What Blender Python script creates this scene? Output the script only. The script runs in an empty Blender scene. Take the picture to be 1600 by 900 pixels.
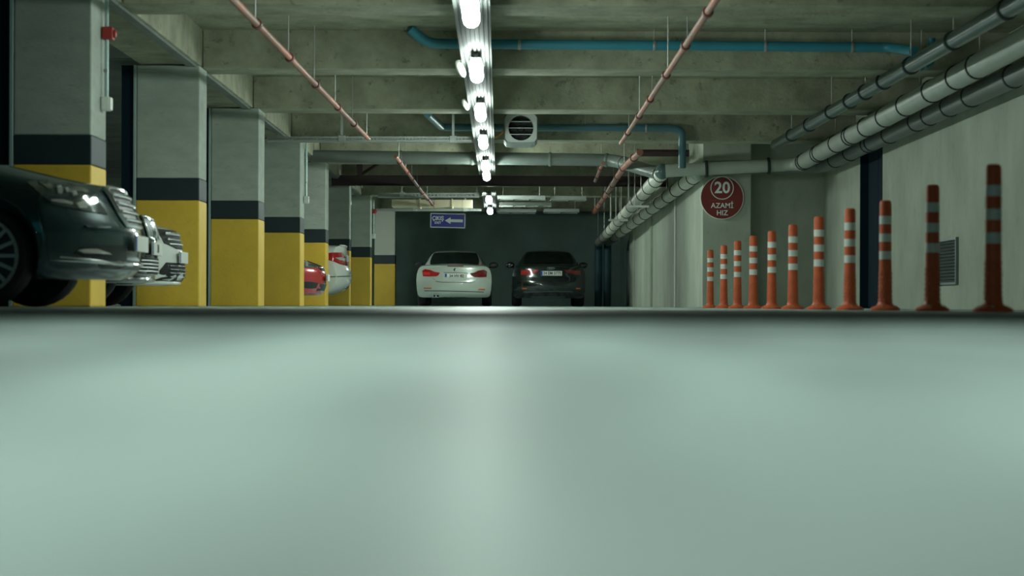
import bpy, bmesh, math, random
from mathutils import Vector, Matrix
from mathutils.bvhtree import BVHTree
random.seed(7)
scn = bpy.context.scene
C = scn.collection

# ------------------------------------------------------------------ camera
F = 3333.0                     # focal length in pixels of the 1600 x 900 frame
CX, CY = 780.0, 477.0          # where the view axis meets the frame
CAMZ = 0.025
ROLL = 0.0038
cam_d = bpy.data.cameras.new('camera'); cam = bpy.data.objects.new('camera', cam_d); C.objects.link(cam)
cam_d.sensor_width = 36.0
cam_d.lens = F / 1600.0 * 36.0
cam_d.shift_x = (800.0 - CX) / 1600.0
cam_d.shift_y = (CY - 450.0) / 1600.0
cam_d.clip_start = 0.005; cam_d.clip_end = 300
cam_d.dof.use_dof = True
cam_d.dof.focus_distance = 33.0
cam_d.dof.aperture_fstop = 2.8
_c, _s = math.cos(ROLL), math.sin(ROLL)
cam.matrix_world = Matrix(((_c, -_s, 0, 0), (0, 0, -1, 0), (_s, _c, 0, CAMZ), (0, 0, 0, 1)))
scn.camera = cam

# ------------------------------------------------------------------ world and exposure
w = bpy.data.worlds.new('world'); scn.world = w; w.use_nodes = True
w.node_tree.nodes['Background'].inputs[0].default_value = (0.05, 0.40, 0.44, 1)
w.node_tree.nodes['Background'].inputs[1].default_value = 0.45
scn.view_settings.view_transform = 'Standard'
scn.view_settings.look = 'None'
scn.view_settings.exposure = 0.0
scn.view_settings.gamma = 1.0
scn.view_settings.use_curve_mapping = False
LAMP = 108.0                    # emission of the tube lamps
LAMP_COL = (0.84, 0.99, 0.90, 1)

def P(x, y, Y):
    """the point at depth Y metres that stands at photo pixel x, y"""
    u, v = x - CX, CY - y
    return Vector(((u * _c - v * _s) * Y / F, Y, CAMZ + (u * _s + v * _c) * Y / F))
def ray(x, y):
    return (P(x, y, 1.0) - Vector((0, 0, CAMZ))).normalized()
def floorY(x, y):
    u, v = x - CX, CY - y
    return -CAMZ * F / (u * _s + v * _c)

# ------------------------------------------------------------------ materials
MATS = {}
FLOOR_GLOW_SHIFT = (7.82, 1.7, 0.7)  # floor noise offset, chosen so the mottling imitates foreground glow and dark sides
def mat(name, col, rough=0.6, metal=0.0, var=0.0, scale=3.0, bump=0.0, bscale=20.0, emit=None, estr=0.0, coat=0.0,
        spots=0.0, spot_scale=9.0, stretch=(1, 1, 1), rough_var=0.0, spec=0.5, col2=None, detail=6.0, shift=(0, 0, 0), ramp=(0.3, 0.72)):
    if name in MATS: return MATS[name]
    m = bpy.data.materials.new(name); m.use_nodes = True
    nt = m.node_tree; N = nt.nodes; Lk = nt.links
    b = N['Principled BSDF']
    b.inputs['Base Color'].default_value = (*col, 1)
    b.inputs['Roughness'].default_value = rough
    b.inputs['Metallic'].default_value = metal
    b.inputs['Specular IOR Level'].default_value = spec
    if coat: b.inputs['Coat Weight'].default_value = coat; b.inputs['Coat Roughness'].default_value = 0.04
    if emit:
        b.inputs['Emission Color'].default_value = (*emit[:3], 1); b.inputs['Emission Strength'].default_value = estr
    if var or bump or spots or rough_var:
        tc = N.new('ShaderNodeTexCoord'); mp = N.new('ShaderNodeMapping'); mp.inputs['Scale'].default_value = stretch; mp.inputs['Location'].default_value = shift
        Lk.new(tc.outputs['Object'], mp.inputs['Vector'])
    if var or spots:
        n1 = N.new('ShaderNodeTexNoise'); n1.inputs['Scale'].default_value = scale; n1.inputs['Detail'].default_value = detail
        n1.inputs['Roughness'].default_value = 0.62
        Lk.new(mp.outputs[0], n1.inputs['Vector'])
        cr = N.new('ShaderNodeValToRGB'); cr.color_ramp.elements[0].position = ramp[0]; cr.color_ramp.elements[1].position = ramp[1]
        c2 = col2 if col2 else tuple(c * (1 - var) for c in col)
        cr.color_ramp.elements[0].color = (*c2, 1)
        cr.color_ramp.elements[1].color = (*[min(1, c * (1 + var * 0.6)) for c in col], 1)
        Lk.new(n1.outputs['Fac'], cr.inputs['Fac'])
        outc = cr.outputs['Color']
        if spots:
            n2 = N.new('ShaderNodeTexNoise'); n2.inputs['Scale'].default_value = spot_scale; n2.inputs['Detail'].default_value = 5
            n2.inputs['Roughness'].default_value = 0.7
            Lk.new(mp.outputs[0], n2.inputs['Vector'])
            r2 = N.new('ShaderNodeValToRGB'); r2.color_ramp.elements[0].position = 0.585; r2.color_ramp.elements[1].position = 0.68
            r2.color_ramp.elements[0].color = (0, 0, 0, 1); r2.color_ramp.elements[1].color = (spots, spots, spots, 1)
            Lk.new(n2.outputs['Fac'], r2.inputs['Fac'])
            mx = N.new('ShaderNodeMix'); mx.data_type = 'RGBA'
            Lk.new(r2.outputs['Color'], mx.inputs['Factor']); Lk.new(outc, mx.inputs[6])
            mx.inputs[7].default_value = (*[c * 0.35 for c in col], 1)
            outc = mx.outputs[2]
        Lk.new(outc, b.inputs['Base Color'])
    if rough_var:
        n4 = N.new('ShaderNodeTexNoise'); n4.inputs['Scale'].default_value = scale * 1.7; n4.inputs['Detail'].default_value = 4
        Lk.new(mp.outputs[0], n4.inputs['Vector'])
        mr = N.new('ShaderNodeMapRange'); mr.inputs['To Min'].default_value = max(0.02, rough - rough_var); mr.inputs['To Max'].default_value = min(1, rough + rough_var)
        Lk.new(n4.outputs['Fac'], mr.inputs['Value']); Lk.new(mr.outputs[0], b.inputs['Roughness'])
    if bump:
        n3 = N.new('ShaderNodeTexNoise'); n3.inputs['Scale'].default_value = bscale; n3.inputs['Detail'].default_value = 5
        Lk.new(mp.outputs[0], n3.inputs['Vector'])
        bp = N.new('ShaderNodeBump'); bp.inputs['Strength'].default_value = bump; bp.inputs['Distance'].default_value = 0.02
        Lk.new(n3.outputs['Fac'], bp.inputs['Height']); Lk.new(bp.outputs[0], b.inputs['Normal'])
    MATS[name] = m
    return m

CONC = mat('cast_concrete', (0.31, 0.315, 0.225), 0.82, var=0.42, scale=2.2, bump=0.45, bscale=24, spots=0.7, spot_scale=8)
CONC_C = mat('column_concrete', (0.42, 0.47, 0.41), 0.8, var=0.24, scale=1.6, bump=0.13, bscale=26, spots=0.25, spot_scale=8, stretch=(1, 1, 2.2))
CONC_P = mat('pale_column_paint', (0.66, 0.68, 0.6), 0.7, var=0.06, scale=2, bump=0.12)
WALL_R = mat('plastered_wall', (0.41, 0.45, 0.37), 0.85, var=0.22, scale=1.3, bump=0.15, bscale=18, stretch=(1.0, 0.8, 0.6), spots=0.2, spot_scale=5)
WALL_B = mat('grey_back_wall', (0.33, 0.46, 0.43), 0.85, var=0.2, scale=1.2, bump=0.2)
FLOOR = mat('sealed_floor', (0.40, 0.495, 0.47), 0.47, var=0.52, scale=4.0, rough_var=0.06, bump=0.06, bscale=6, spec=1.0, stretch=(1.9, 0.4, 1), detail=1.5, shift=FLOOR_GLOW_SHIFT, ramp=(0.38, 0.6))
BAND = mat('matte_dark_floor_strip', (0.035, 0.06, 0.06), 0.7, var=0.2, scale=2, bump=0.1, spec=0.35)
YEL = mat('yellow_paint', (0.86, 0.56, 0.06), 0.55, var=0.10, scale=2.5, bump=0.12, bscale=30, spots=0.12)
BLK = mat('black_paint', (0.012, 0.03, 0.034), 0.55, var=0.1, bump=0.1)
STEEL = mat('galvanised_steel', (0.36, 0.39, 0.37), 0.5, 0.6, var=0.12, scale=6)
TRAYM = mat('tray_steel', (0.055, 0.062, 0.058), 0.6, 0.0, var=0.12, scale=6)
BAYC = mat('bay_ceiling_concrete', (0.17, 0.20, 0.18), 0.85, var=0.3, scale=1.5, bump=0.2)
HOUS = mat('lamp_housing_grey', (0.30, 0.32, 0.31), 0.5, var=0.05)
RODM = mat('threaded_rod', (0.35, 0.36, 0.34), 0.5, 0.7, var=0.1, scale=8)
NAVY = mat('navy_steel', (0.004, 0.018, 0.03), 0.8, var=0.1, spec=0.15)
STRIP = mat('pale_edge_strip', (0.42, 0.55, 0.53), 0.4, 0.3, var=0.05)
PVC = mat('grey_pvc', (0.40, 0.44, 0.39), 0.36, var=0.12, scale=2.5, spots=0.1)
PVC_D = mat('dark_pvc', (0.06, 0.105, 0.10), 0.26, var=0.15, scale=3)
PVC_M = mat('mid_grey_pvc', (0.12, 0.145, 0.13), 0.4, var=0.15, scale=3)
PVC_L = mat('pale_pvc', (0.62, 0.63, 0.54), 0.38, var=0.12, scale=2)
RUB = mat('black_rubber', (0.018, 0.025, 0.025), 0.6, var=0.1)
BLUE = mat('blue_pipe_paint', (0.025, 0.20, 0.27), 0.42, var=0.12, scale=3)
BLUE_D = mat('slate_blue_pipe', (0.06, 0.15, 0.18), 0.45, var=0.12, scale=3)
COPPER = mat('red_oxide_pipe', (0.33, 0.085, 0.042), 0.5, 0.0, var=0.35, scale=5, stretch=(1, 0.5, 1), col2=(0.17, 0.115, 0.09))
OXID = mat('red_oxide_coupling', (0.13, 0.035, 0.028), 0.55, var=0.25, scale=9)
RUST = mat('dark_oxide_steel', (0.045, 0.022, 0.024), 0.55, var=0.2)
WHITE = mat('white_plastic', (0.72, 0.74, 0.68), 0.45, var=0.04)
RED = mat('red_plastic', (0.33, 0.025, 0.022), 0.45, var=0.08)
ORANGE = mat('orange_rubber', (0.66, 0.12, 0.035), 0.5, var=0.18, scale=12, bump=0.15, bscale=60)
REFL = mat('white_reflective_tape', (0.74, 0.78, 0.74), 0.35, var=0.06, scale=8)
SIGNB = mat('sign_blue', (0.004, 0.016, 0.30), 0.4, var=0.04)
SIGNW = mat('sign_white', (0.80, 0.84, 0.80), 0.45, var=0.03)
SIGNR = mat('sign_dark_red', (0.20, 0.022, 0.018), 0.5, var=0.08)
LAMPM = mat('lamp_glow', (0.9, 0.9, 0.9), 0.4, var=0.01, emit=LAMP_COL, estr=LAMP)
CREAM = mat('cream_duct', (0.62, 0.56, 0.40), 0.6, var=0.1)
DARKIN = mat('dark_interior', (0.008, 0.012, 0.012), 0.7, var=0.1)
GLASS = mat('tinted_car_glass', (0.004, 0.010, 0.010), 0.08, var=0.02, spec=0.5)
CHROME = mat('chrome', (0.72, 0.74, 0.74), 0.14, 1.0, var=0.02)
LENS = mat('clear_headlamp', (0.20, 0.23, 0.23), 0.1, 0.7, var=0.15, scale=14, coat=1.0)
LENSW = mat('headlamp_bulb', (0.85, 0.85, 0.82), 0.1, 0.6, var=0.02)
TAILR = mat('red_tail_lens', (0.42, 0.015, 0.018), 0.12, var=0.1, coat=1.0)
TAILD = mat('dark_red_lens', (0.16, 0.012, 0.014), 0.12, var=0.1, coat=1.0)
AMBER = mat('orange_reflector', (0.65, 0.12, 0.03), 0.25, var=0.05)
PLATE = mat('plate_white', (0.72, 0.75, 0.68), 0.4, var=0.03)
PLATEB = mat('plate_blue', (0.01, 0.06, 0.42), 0.4, var=0.03)
INK = mat('plate_ink', (0.02, 0.025, 0.025), 0.5, var=0.03)
TYRE = mat('tyre_rubber', (0.010, 0.013, 0.014), 0.75, var=0.1, bump=0.1, bscale=50)
ALLOY = mat('dark_alloy', (0.42, 0.46, 0.46), 0.35, 0.6, var=0.05)
TRIMB = mat('black_trim', (0.010, 0.016, 0.017), 0.4, var=0.05)
PT_TEAL = mat('paint_dark_teal', (0.016, 0.052, 0.056), 0.24, 0.25, var=0.03, coat=1.0)
PT_BLACK = mat('paint_black', (0.006, 0.013, 0.013), 0.18, 0.1, var=0.03, coat=1.0)
PT_WHITE = mat('paint_white', (0.70, 0.74, 0.69), 0.3, 0.0, var=0.02, coat=0.8)
PT_SILVER = mat('paint_pearl_white', (0.50, 0.56, 0.50), 0.28, 0.15, var=0.02, coat=0.9)
PT_RED = mat('paint_red', (0.42, 0.022, 0.028), 0.25, 0.1, var=0.03, coat=1.0)
CABLE = mat('orange_cable', (0.75, 0.32, 0.05), 0.5, var=0.05)

# ------------------------------------------------------------------ helpers
def link(name, me, m=None, parent=None, smooth=None):
    o = bpy.data.objects.new(name, me); C.objects.link(o)
    if m is not None and not me.materials: me.materials.append(m)
    if parent is not None: o.parent = parent
    return o
def mesh_from(name, bm, m=None, parent=None, smooth=False):
    bmesh.ops.recalc_face_normals(bm, faces=bm.faces[:])
    me = bpy.data.meshes.new(name); bm.to_mesh(me); bm.free()
    if smooth:
        for p in me.polygons: p.use_smooth = True
        me.set_sharp_from_angle(angle=math.radians(38))
    return link(name, me, m, parent)
def empty(name, loc=(0, 0, 0), rz=0.0):
    o = bpy.data.objects.new(name, None); C.objects.link(o)
    o.location = loc; o.rotation_euler = (0, 0, rz); o.empty_display_size = 0.1
    return o
def tag(o, label=None, cat=None, group=None, kind=None):
    if label: o['label'] = label
    if cat: o['category'] = cat
    if group: o['group'] = group
    if kind: o['kind'] = kind
    return o
def box(bm, x0, x1, y0, y1, z0, z1, bev=0.0):
    r = bmesh.ops.create_cube(bm, size=1.0)
    vs = r['verts']
    for v in vs:
        v.co = Vector(((x0 + x1) / 2 + v.co.x * (x1 - x0), (y0 + y1) / 2 + v.co.y * (y1 - y0), (z0 + z1) / 2 + v.co.z * (z1 - z0)))
    if bev:
        es = list({e for v in vs for e in v.link_edges})
        bmesh.ops.bevel(bm, geom=es, offset=bev, segments=2, affect='EDGES', profile=0.5)
    return vs
def boxo(name, x0, x1, y0, y1, z0, z1, m, parent=None, bev=0.0):
    bm = bmesh.new(); box(bm, x0, x1, y0, y1, z0, z1, bev)
    return mesh_from(name, bm, m, parent)
def round_path(pts, rad, n=6):
    pts = [Vector(p) for p in pts]
    out = [pts[0]]
    for i in range(1, len(pts) - 1):
        a, b, c = pts[i - 1], pts[i], pts[i + 1]
        d1 = (a - b); d2 = (c - b)
        r = min(rad, d1.length * 0.45, d2.length * 0.45)
        p0 = b + d1.normalized() * r; p1 = b + d2.normalized() * r
        for k in range(n + 1):
            t = k / n
            out.append(p0 * (1 - t) ** 2 + b * 2 * t * (1 - t) + p1 * t * t)
    out.append(pts[-1])
    return out
def tube(bm, pts, r, seg=12, cap=True, radii=None):
    pts = [Vector(p) for p in pts]
    n = len(pts); rings = []
    up = None
    for i in range(n):
        if i == 0: d = pts[1] - pts[0]
        elif i == n - 1: d = pts[-1] - pts[-2]
        else: d = (pts[i + 1] - pts[i]).normalized() + (pts[i] - pts[i - 1]).normalized()
        d.normalize()
        if up is None:
            up = Vector((0, 0, 1)) if abs(d.z) < 0.9 else Vector((1, 0, 0))
        s = d.cross(up); s.normalize(); up = s.cross(d); up.normalize()
        rr = radii[i] if radii else r
        rings.append([bm.verts.new(pts[i] + (s * math.cos(a) + up * math.sin(a)) * rr) for a in [2 * math.pi * k / seg for k in range(seg)]])
    for i in range(n - 1):
        for k in range(seg):
            bm.faces.new((rings[i][k], rings[i][(k + 1) % seg], rings[i + 1][(k + 1) % seg], rings[i + 1][k]))
    if cap:
        bm.faces.new(rings[0][::-1]); bm.faces.new(rings[-1])
def tubeo(name, pts, r, m, parent=None, seg=14, radii=None):
    bm = bmesh.new(); tube(bm, pts, r, seg, radii=radii)
    return mesh_from(name, bm, m, parent, smooth=True)
def lathe(bm, prof, seg=20, axis='Z', loc=(0, 0, 0), closed=False):
    """prof: list of (radius, height)"""
    rings = []
    for r, h in prof:
        ring = []
        for k in range(seg):
            a = 2 * math.pi * k / seg
            p = Vector((r * math.cos(a), r * math.sin(a), h))
            if axis == 'Y': p = Vector((p.x, p.z, p.y))
            ring.append(bm.verts.new(p + Vector(loc)))
        rings.append(ring)
    for i in range(len(rings) - 1):
        for k in range(seg):
            bm.faces.new((rings[i][k], rings[i][(k + 1) % seg], rings[i + 1][(k + 1) % seg], rings[i + 1][k]))
    if closed:
        for k in range(seg): bm.faces.new((rings[-1][k], rings[-1][(k + 1) % seg], rings[0][(k + 1) % seg], rings[0][k]))
    else:
        bm.faces.new(rings[0]); bm.faces.new(rings[-1])
def textmesh(name, s, size, m, parent, mtx, extrude=0.003, bold=0.0, align='CENTER', sx=1.0):
    cu = bpy.data.curves.new(name, 'FONT'); cu.body = s; cu.size = size; cu.extrude = extrude
    cu.align_x = align; cu.align_y = 'CENTER'; cu.offset = bold; cu.resolution_u = 3
    o = bpy.data.objects.new(name, cu); C.objects.link(o)
    dg = bpy.context.evaluated_depsgraph_get()
    me = bpy.data.meshes.new_from_object(o.evaluated_get(dg))
    bpy.data.objects.remove(o); bpy.data.curves.remove(cu)
    me.transform(Matrix.Diagonal((sx, 1, 1, 1)))
    me.transform(mtx)
    me.materials.clear()
    return link(name, me, m, parent)
FACE_CAM = Matrix(((1, 0, 0, 0), (0, 0, -1, 0), (0, 1, 0, 0), (0, 0, 0, 1)))   # text plane upright, read from -Y

def interp(tab, x):
    if x <= tab[0][0]: return tab[0][1]
    for (a, va), (b, vb) in zip(tab, tab[1:]):
        if x <= b:
            t = (x - a) / (b - a); return va + (vb - va) * t
    return tab[-1][1]
def smooth_tab(tab, x, h):
    return (interp(tab, x - h) + 2 * interp(tab, x) + interp(tab, x + h)) / 4

# ------------------------------------------------------------------ setting
ZS, ZC = 2.50, 2.90            # underside of the beams, of the slab
XB = -3.12                     # aisle face of the long beam over the columns
XW = 5.33                      # right wall
YE = 35.0                      # where the wide part ends
XF = 3.28                      # right wall of the far part
YB = 61.0                      # back wall
Y0 = -4.0

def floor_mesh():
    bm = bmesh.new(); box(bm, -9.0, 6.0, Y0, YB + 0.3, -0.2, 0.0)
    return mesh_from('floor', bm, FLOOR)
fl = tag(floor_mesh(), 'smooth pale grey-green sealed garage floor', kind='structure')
fl['category'] = 'floor'
# a matte dark strip crossing the floor
a0 = (-9.0, floorY(0, 486)); a1 = (6.0, floorY(1600, 493.5)); b0 = (-9.0, floorY(0, 499.5)); b1 = (6.0, floorY(1600, 511))
bm = bmesh.new()
def strip_pts(z):
    return [bm.verts.new((x, y, z)) for x, y in ((-6.0, floorY(20, 484.5)), (6.0, floorY(1580, 492.5)), (6.0, floorY(1580, 507)), (-6.0, floorY(20, 497)))]
lo = strip_pts(-0.02); hi = strip_pts(0.0008)
bm.faces.new(lo[::-1]); bm.faces.new(hi)
for k in range(4): bm.faces.new((lo[k], lo[(k + 1) % 4], hi[(k + 1) % 4], hi[k]))
tr = tag(mesh_from('trim_1', bm, BAND), 'dark matte strip crossing the garage floor', kind='structure')

ceil = tag(boxo('ceiling', XB - 0.05, XW + 0.3, Y0, YB + 0.3, ZC, ZC + 0.25, CONC), 'rough cast concrete ceiling slab with cross beams', kind='structure')
beamY = [(6.6, 7.25), (12.1, 12.75), (17.6, 18.25), (22.35, 22.97), (26.95, 27.6), (31.95, 32.55), (37.0, 37.6), (42.4, 43.0), (48.2, 48.8), (56.0, 56.6)]
for i, (ya, yb) in enumerate(beamY):
    bm = bmesh.new(); box(bm, XB + 0.002, XW if ya < YE else XF + 0.3, ya, yb, ZS, ZC + 0.02, 0.012)
    boo = mesh_from('beam', bm, CONC, ceil)
# long beam over the column line, in lengths between the cross beams, and the lower slab over the bays
segs = [Y0] + [b[0] for b in beamY] + [YB]
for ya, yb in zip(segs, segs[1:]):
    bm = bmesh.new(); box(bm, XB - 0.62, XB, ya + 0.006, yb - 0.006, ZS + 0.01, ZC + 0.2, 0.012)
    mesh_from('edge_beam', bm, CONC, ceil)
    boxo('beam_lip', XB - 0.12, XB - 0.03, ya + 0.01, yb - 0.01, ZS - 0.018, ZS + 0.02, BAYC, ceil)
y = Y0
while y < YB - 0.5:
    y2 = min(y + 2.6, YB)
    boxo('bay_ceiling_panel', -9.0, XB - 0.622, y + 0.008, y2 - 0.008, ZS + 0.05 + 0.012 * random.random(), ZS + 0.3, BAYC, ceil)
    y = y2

tag(boxo('wall_back', -9.0, 6.0, YB, YB + 0.3, 0, ZC, WALL_B), 'dark grey-green back wall behind the two parked cars', kind='structure')
tag(boxo('wall_left', -9.3, -9.0, Y0, YB, 0, ZC, CONC_C), 'grey concrete wall at the back of the left parking bays', kind='structure')
# right wall with a tall dark doorway
dY0, dY1 = 29.7, 31.5
wr = tag(boxo('wall_right', XW, XW + 0.3, Y0, dY0, 0, ZC, WALL_R), 'pale streaked plaster wall behind the bollards', kind='structure')
boxo('wall_panel', XW, XW + 0.3, dY1, YE + 0.35, 0, ZC, WALL_R, wr)
boxo('wall_panel', XW, XW + 0.3, dY0, dY1, 2.45, ZC, WALL_R, wr)
bm = bmesh.new()
box(bm, XW + 0.12, XW + 0.17, dY0 + 0.002, dY1 - 0.002, 0, 2.449, 0.004)
dr = tag(mesh_from('door_1', bm, NAVY), 'tall dark navy metal door set into the right wall', kind='structure')
boxo('door_frame', XW - 0.01, XW + 0.13, dY0 + 0.001, dY0 + 0.06, 0, 2.449, NAVY, dr)
boxo('door_frame', XW - 0.01, XW + 0.13, dY1 - 0.06, dY1 - 0.001, 0, 2.449, NAVY, dr)
boxo('door_leaf', XW + 0.10, XW + 0.121, dY0 + 0.08, (dY0 + dY1) / 2 - 0.01, 0.02, 2.4, NAVY, dr)
boxo('door_leaf', XW + 0.10, XW + 0.121, (dY0 + dY1) / 2 + 0.01, dY1 - 0.08, 0.02, 2.4, NAVY, dr)
# end wall of the wide part and the pier with the sign
tag(boxo('wall_end', 4.06, XW, YE + 0.05, YE + 0.35, 0, ZC, WALL_R), 'shaded plaster wall between the sign pier and right wall', kind='structure')
tag(boxo('wall_pier', XF, 4.06, YE - 0.55, YE + 0.35, 0, ZC, WALL_R, None, 0.01), 'pale plaster pier carrying the round red sign', kind='structure')
wf = tag(boxo('wall_far_right', XF, XF + 0.3, YE + 0.352, 53.8, 0, ZC, WALL_R), 'pale streaked plaster wall under the sloping far pipes', kind='structure')
boxo('wall_rib', XF - 0.05, XF + 0.01, 45.6, 45.95, 0, 2.2, WALL_R, wf)
boxo('wall_rib', XF - 0.04, XF + 0.01, 51.6, 51.9, 0, 2.2, WALL_R, wf)
boxo('wall_recess', XF + 0.18, XF + 0.4, 53.81, YB, 0, ZC, WALL_B, wf)
tubeo('wall_conduit', [(XF - 0.02, 39.6, 0), (XF - 0.02, 39.6, 2.1)], 0.02, WHITE, wf, 8)

# ------------------------------------------------------------------ columns
def column(Y, xr, wd, dp, label, shaft=CONC_C, zy=1.1, zb=1.33, strip=True, top=ZS):
    t = empty('concrete_column', (xr - wd / 2, Y + dp / 2, 0))
    x0, x1, y0, y1 = -wd / 2, wd / 2, -dp / 2, dp / 2
    boxo('shaft', x0, x1, y0, y1, zb, top, shaft, t, 0.012)
    boxo('black_band', x0 - 0.002, x1 + 0.002, y0 - 0.002, y1 + 0.002, zy, zb, BLK, t, 0.01)
    boxo('yellow_base', x0 - 0.003, x1 + 0.003, y0 - 0.003, y1 + 0.003, 0, zy, YEL, t, 0.012)
    if strip:
        boxo('side_plate', x0 - 0.16, x0 - 0.035, y0 + 0.02, y0 + 0.05, 0, top, NAVY, t)
        boxo('edge_strip', x0 - 0.034, x0 - 0.004, y0 - 0.006, y0 + 0.05, 0, top, STRIP, t, 0.004)
    tag(t, label, 'column', 'yellow based concrete columns along the left bays')
    return t
cols = []
col_data = [
    (16.5, P(142, 300, 16.5).x, 0.60, 0.62, 'nearest yellow-based concrete column, half hidden behind the dark teal sedan'),
    (22.1, P(311, 300, 22.1).x, 0.65, 0.56, 'yellow-based concrete column right behind the white car nose'),
    (26.9, P(404, 300, 26.9).x, 0.60, 0.66, 'third yellow-based concrete column, standing free between the parked cars'),
    (31.9, P(469, 300, 31.9).x, 0.60, 0.66, 'yellow-based concrete column hiding most of the red car'),
    (37.0, P(509, 300, 37.0).x, 0.55, 0.62, 'yellow-based concrete column between the red car and white saloon tail'),
    (42.4, P(546, 300, 42.4).x, 0.50, 0.50, 'shaded column mostly hidden behind the white saloon tail'),
    (48.2, P(579, 300, 48.2).x, 0.43, 0.55, 'pitted grey column with narrow yellow base and small red box'),
]
for i, a in enumerate(col_data): cols.append(column(*a, strip=i < 4))
cols.append(column(56.0, P(617.5, 300, 56).x, 0.54, 0.55, 'pale painted last column next to the back wall', shaft=CONC_P, strip=False))

# fittings on the columns
def conduit_set(Y, X, ztop, zbox, zred, label_c, label_b, label_r):
    t = empty('conduit', (X, Y, zbox))
    tubeo('pipe', [(0, 0, 0.05), (0, 0, ztop - zbox)], 0.016, STRIP, t, 8)
    z = 0.25
    while z < ztop - zbox - 0.1:
        boxo('clip', -0.02, 0.012, -0.025, 0.025, z, z + 0.025, STEEL, t); z += 0.6
    tag(t, label_c, 'conduit')
    b = empty('junction_box', (X, Y, zbox)); 
    boxo('box_body', -0.035, 0.03, -0.055, 0.055, -0.055, 0.055, WHITE, b, 0.008)
    boxo('lid', 0.03, 0.042, -0.05, 0.05, -0.05, 0.05, WHITE, b, 0.004)
    tag(b, label_b, 'junction box')
    if zred:
        s = empty('alarm_sounder', (X + 0.02, Y, zred))
        boxo('housing', -0.05, 0.035, -0.055, 0.055, -0.05, 0.05, RED, s, 0.008)
        bm = bmesh.new(); lathe(bm, [(0.035, 0), (0.033, 0.018), (0.02, 0.026)], 12)
        bm.transform(Matrix.Rotation(math.pi / 2, 4, 'Y')); bm.transform(Matrix.Translation((0.033, 0, 0)))
        mesh_from('lens', bm, RED, s, True)
        tag(s, label_r, 'alarm')
xc1 = col_data[0][1]
conduit_set(16.92, xc1 + 0.04, ZS, P(166, 162, 16.9).z, P(168, 52, 16.9).z, 'thin grey conduit on the nearest column', 'white junction box on the nearest column', 'red alarm sounder high on the nearest column')
conduit_set(32.45, col_data[3][1] + 0.04, ZS, P(476, 312, 32.4).z, None, 'thin conduit on the column hiding the red car', 'white junction box on the column hiding the red car', '')
conduit_set(48.72, col_data[6][1] + 0.04, ZS - 0.08, P(584, 369, 48.6).z, P(584, 330, 48.6).z, 'thin conduit on the pitted far column', 'tiny white junction box on the pitted far column', 'tiny red box on the pitted far column')

# ------------------------------------------------------------------ cable tray and tube lamps
XL = -0.22
def cable_tray(ya, yb, label):
    t = empty('cable_tray', (XL, ya, 2.32)); Lg = yb - ya
    bm = bmesh.new()
    prof = []
    n = 7; wd = 0.27
    for k in range(n):
        x = -wd / 2 + wd * k / n
        prof += [(x, 0.0), (x + wd / n * 0.55, 0.0), (x + wd / n * 0.62, 0.016), (x + wd / n * 0.93, 0.016)]
    prof.append((wd / 2, 0.0))
    lo_ = [[bm.verts.new((x, y_, z)) for x, z in prof] for y_ in (0, Lg)]
    hi_ = [[bm.verts.new((x, y_, 0.03)) for x, z in prof] for y_ in (0, Lg)]
    for k in range(len(prof) - 1):
        bm.faces.new((lo_[0][k], lo_[0][k + 1], lo_[1][k + 1], lo_[1][k]))
        bm.faces.new((hi_[0][k], hi_[0][k + 1], hi_[1][k + 1], hi_[1][k]))
        for e in (0, 1): bm.faces.new((lo_[e][k], lo_[e][k + 1], hi_[e][k + 1], hi_[e][k]))
    for k in (0, -1): bm.faces.new((lo_[0][k], lo_[1][k], hi_[1][k], hi_[0][k]))
    mesh_from('ribbed_panel', bm, TRAYM, t)
    for s in (-1, 1): boxo('side_rail', s * wd / 2 - 0.006, s * wd / 2 + 0.006, 0, Lg, -0.005, 0.045, TRAYM, t)
    yy = 1.0
    while yy < Lg:
        zt = ZC - 2.32
        for ba, bb in beamY:
            if ba - 0.05 < ya + yy < bb + 0.05: zt = ZS - 2.32
        tubeo('hanger_rod', [(-0.12, yy, 0.03), (-0.12, yy, zt)], 0.006, RODM, t, 6); yy += 4.4
    tag(t, label, 'cable tray')
cable_tray(-2.0, 37.5, 'long ribbed metal cable tray carrying the row of lamps')
cable_tray(43.6, 53.5, 'far short cable tray above the exit sign')
lamp_src = None
def make_lamp():
    t = empty('tube_lamp', (0, 0, 0))
    boxo('housing', -0.054, 0.054, -0.56, 0.56, -0.004, 0.03, HOUS, t, 0.006)
    for s in (-1, 1): boxo('neck', -0.02, 0.02, s * 0.4 - 0.03, s * 0.4 + 0.03, 0.03, 0.082, HOUS, t)
    bm = bmesh.new(); n = 10; rings = []
    Lh, r = 0.62, 0.062
    secs = [(-Lh, 0.25), (-Lh + 0.03, 0.75), (-Lh + 0.09, 1.0), (-0.2, 1), (0.2, 1), (Lh - 0.09, 1.0), (Lh - 0.03, 0.75), (Lh, 0.25)]
    for yy, k in secs:
        rings.append([bm.verts.new((r * k * math.cos(a), yy, -0.035 + 0.055 * k * math.sin(a))) for a in [2 * math.pi * q / n for q in range(n)]])
    for i in range(len(rings) - 1):
        for q in range(n): bm.faces.new((rings[i][q], rings[i][(q + 1) % n], rings[i + 1][(q + 1) % n], rings[i + 1][q]))
    bm.faces.new(rings[0]); bm.faces.new(rings[-1])
    mesh_from('diffuser', bm, LAMPM, t, True)
    return t
def copy_tree(o, parent=None):
    c = o.copy(); C.objects.link(c); c.parent = parent
    for ch in list(o.children): copy_tree(ch, c)
    return c
lamps = [1.0, 15.75, 19.8, 24.1, 28.5, 33.4, 35.8, 44.0, 49.3]  # first one is an added unseen lamp that brightens the foreground floor
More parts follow.
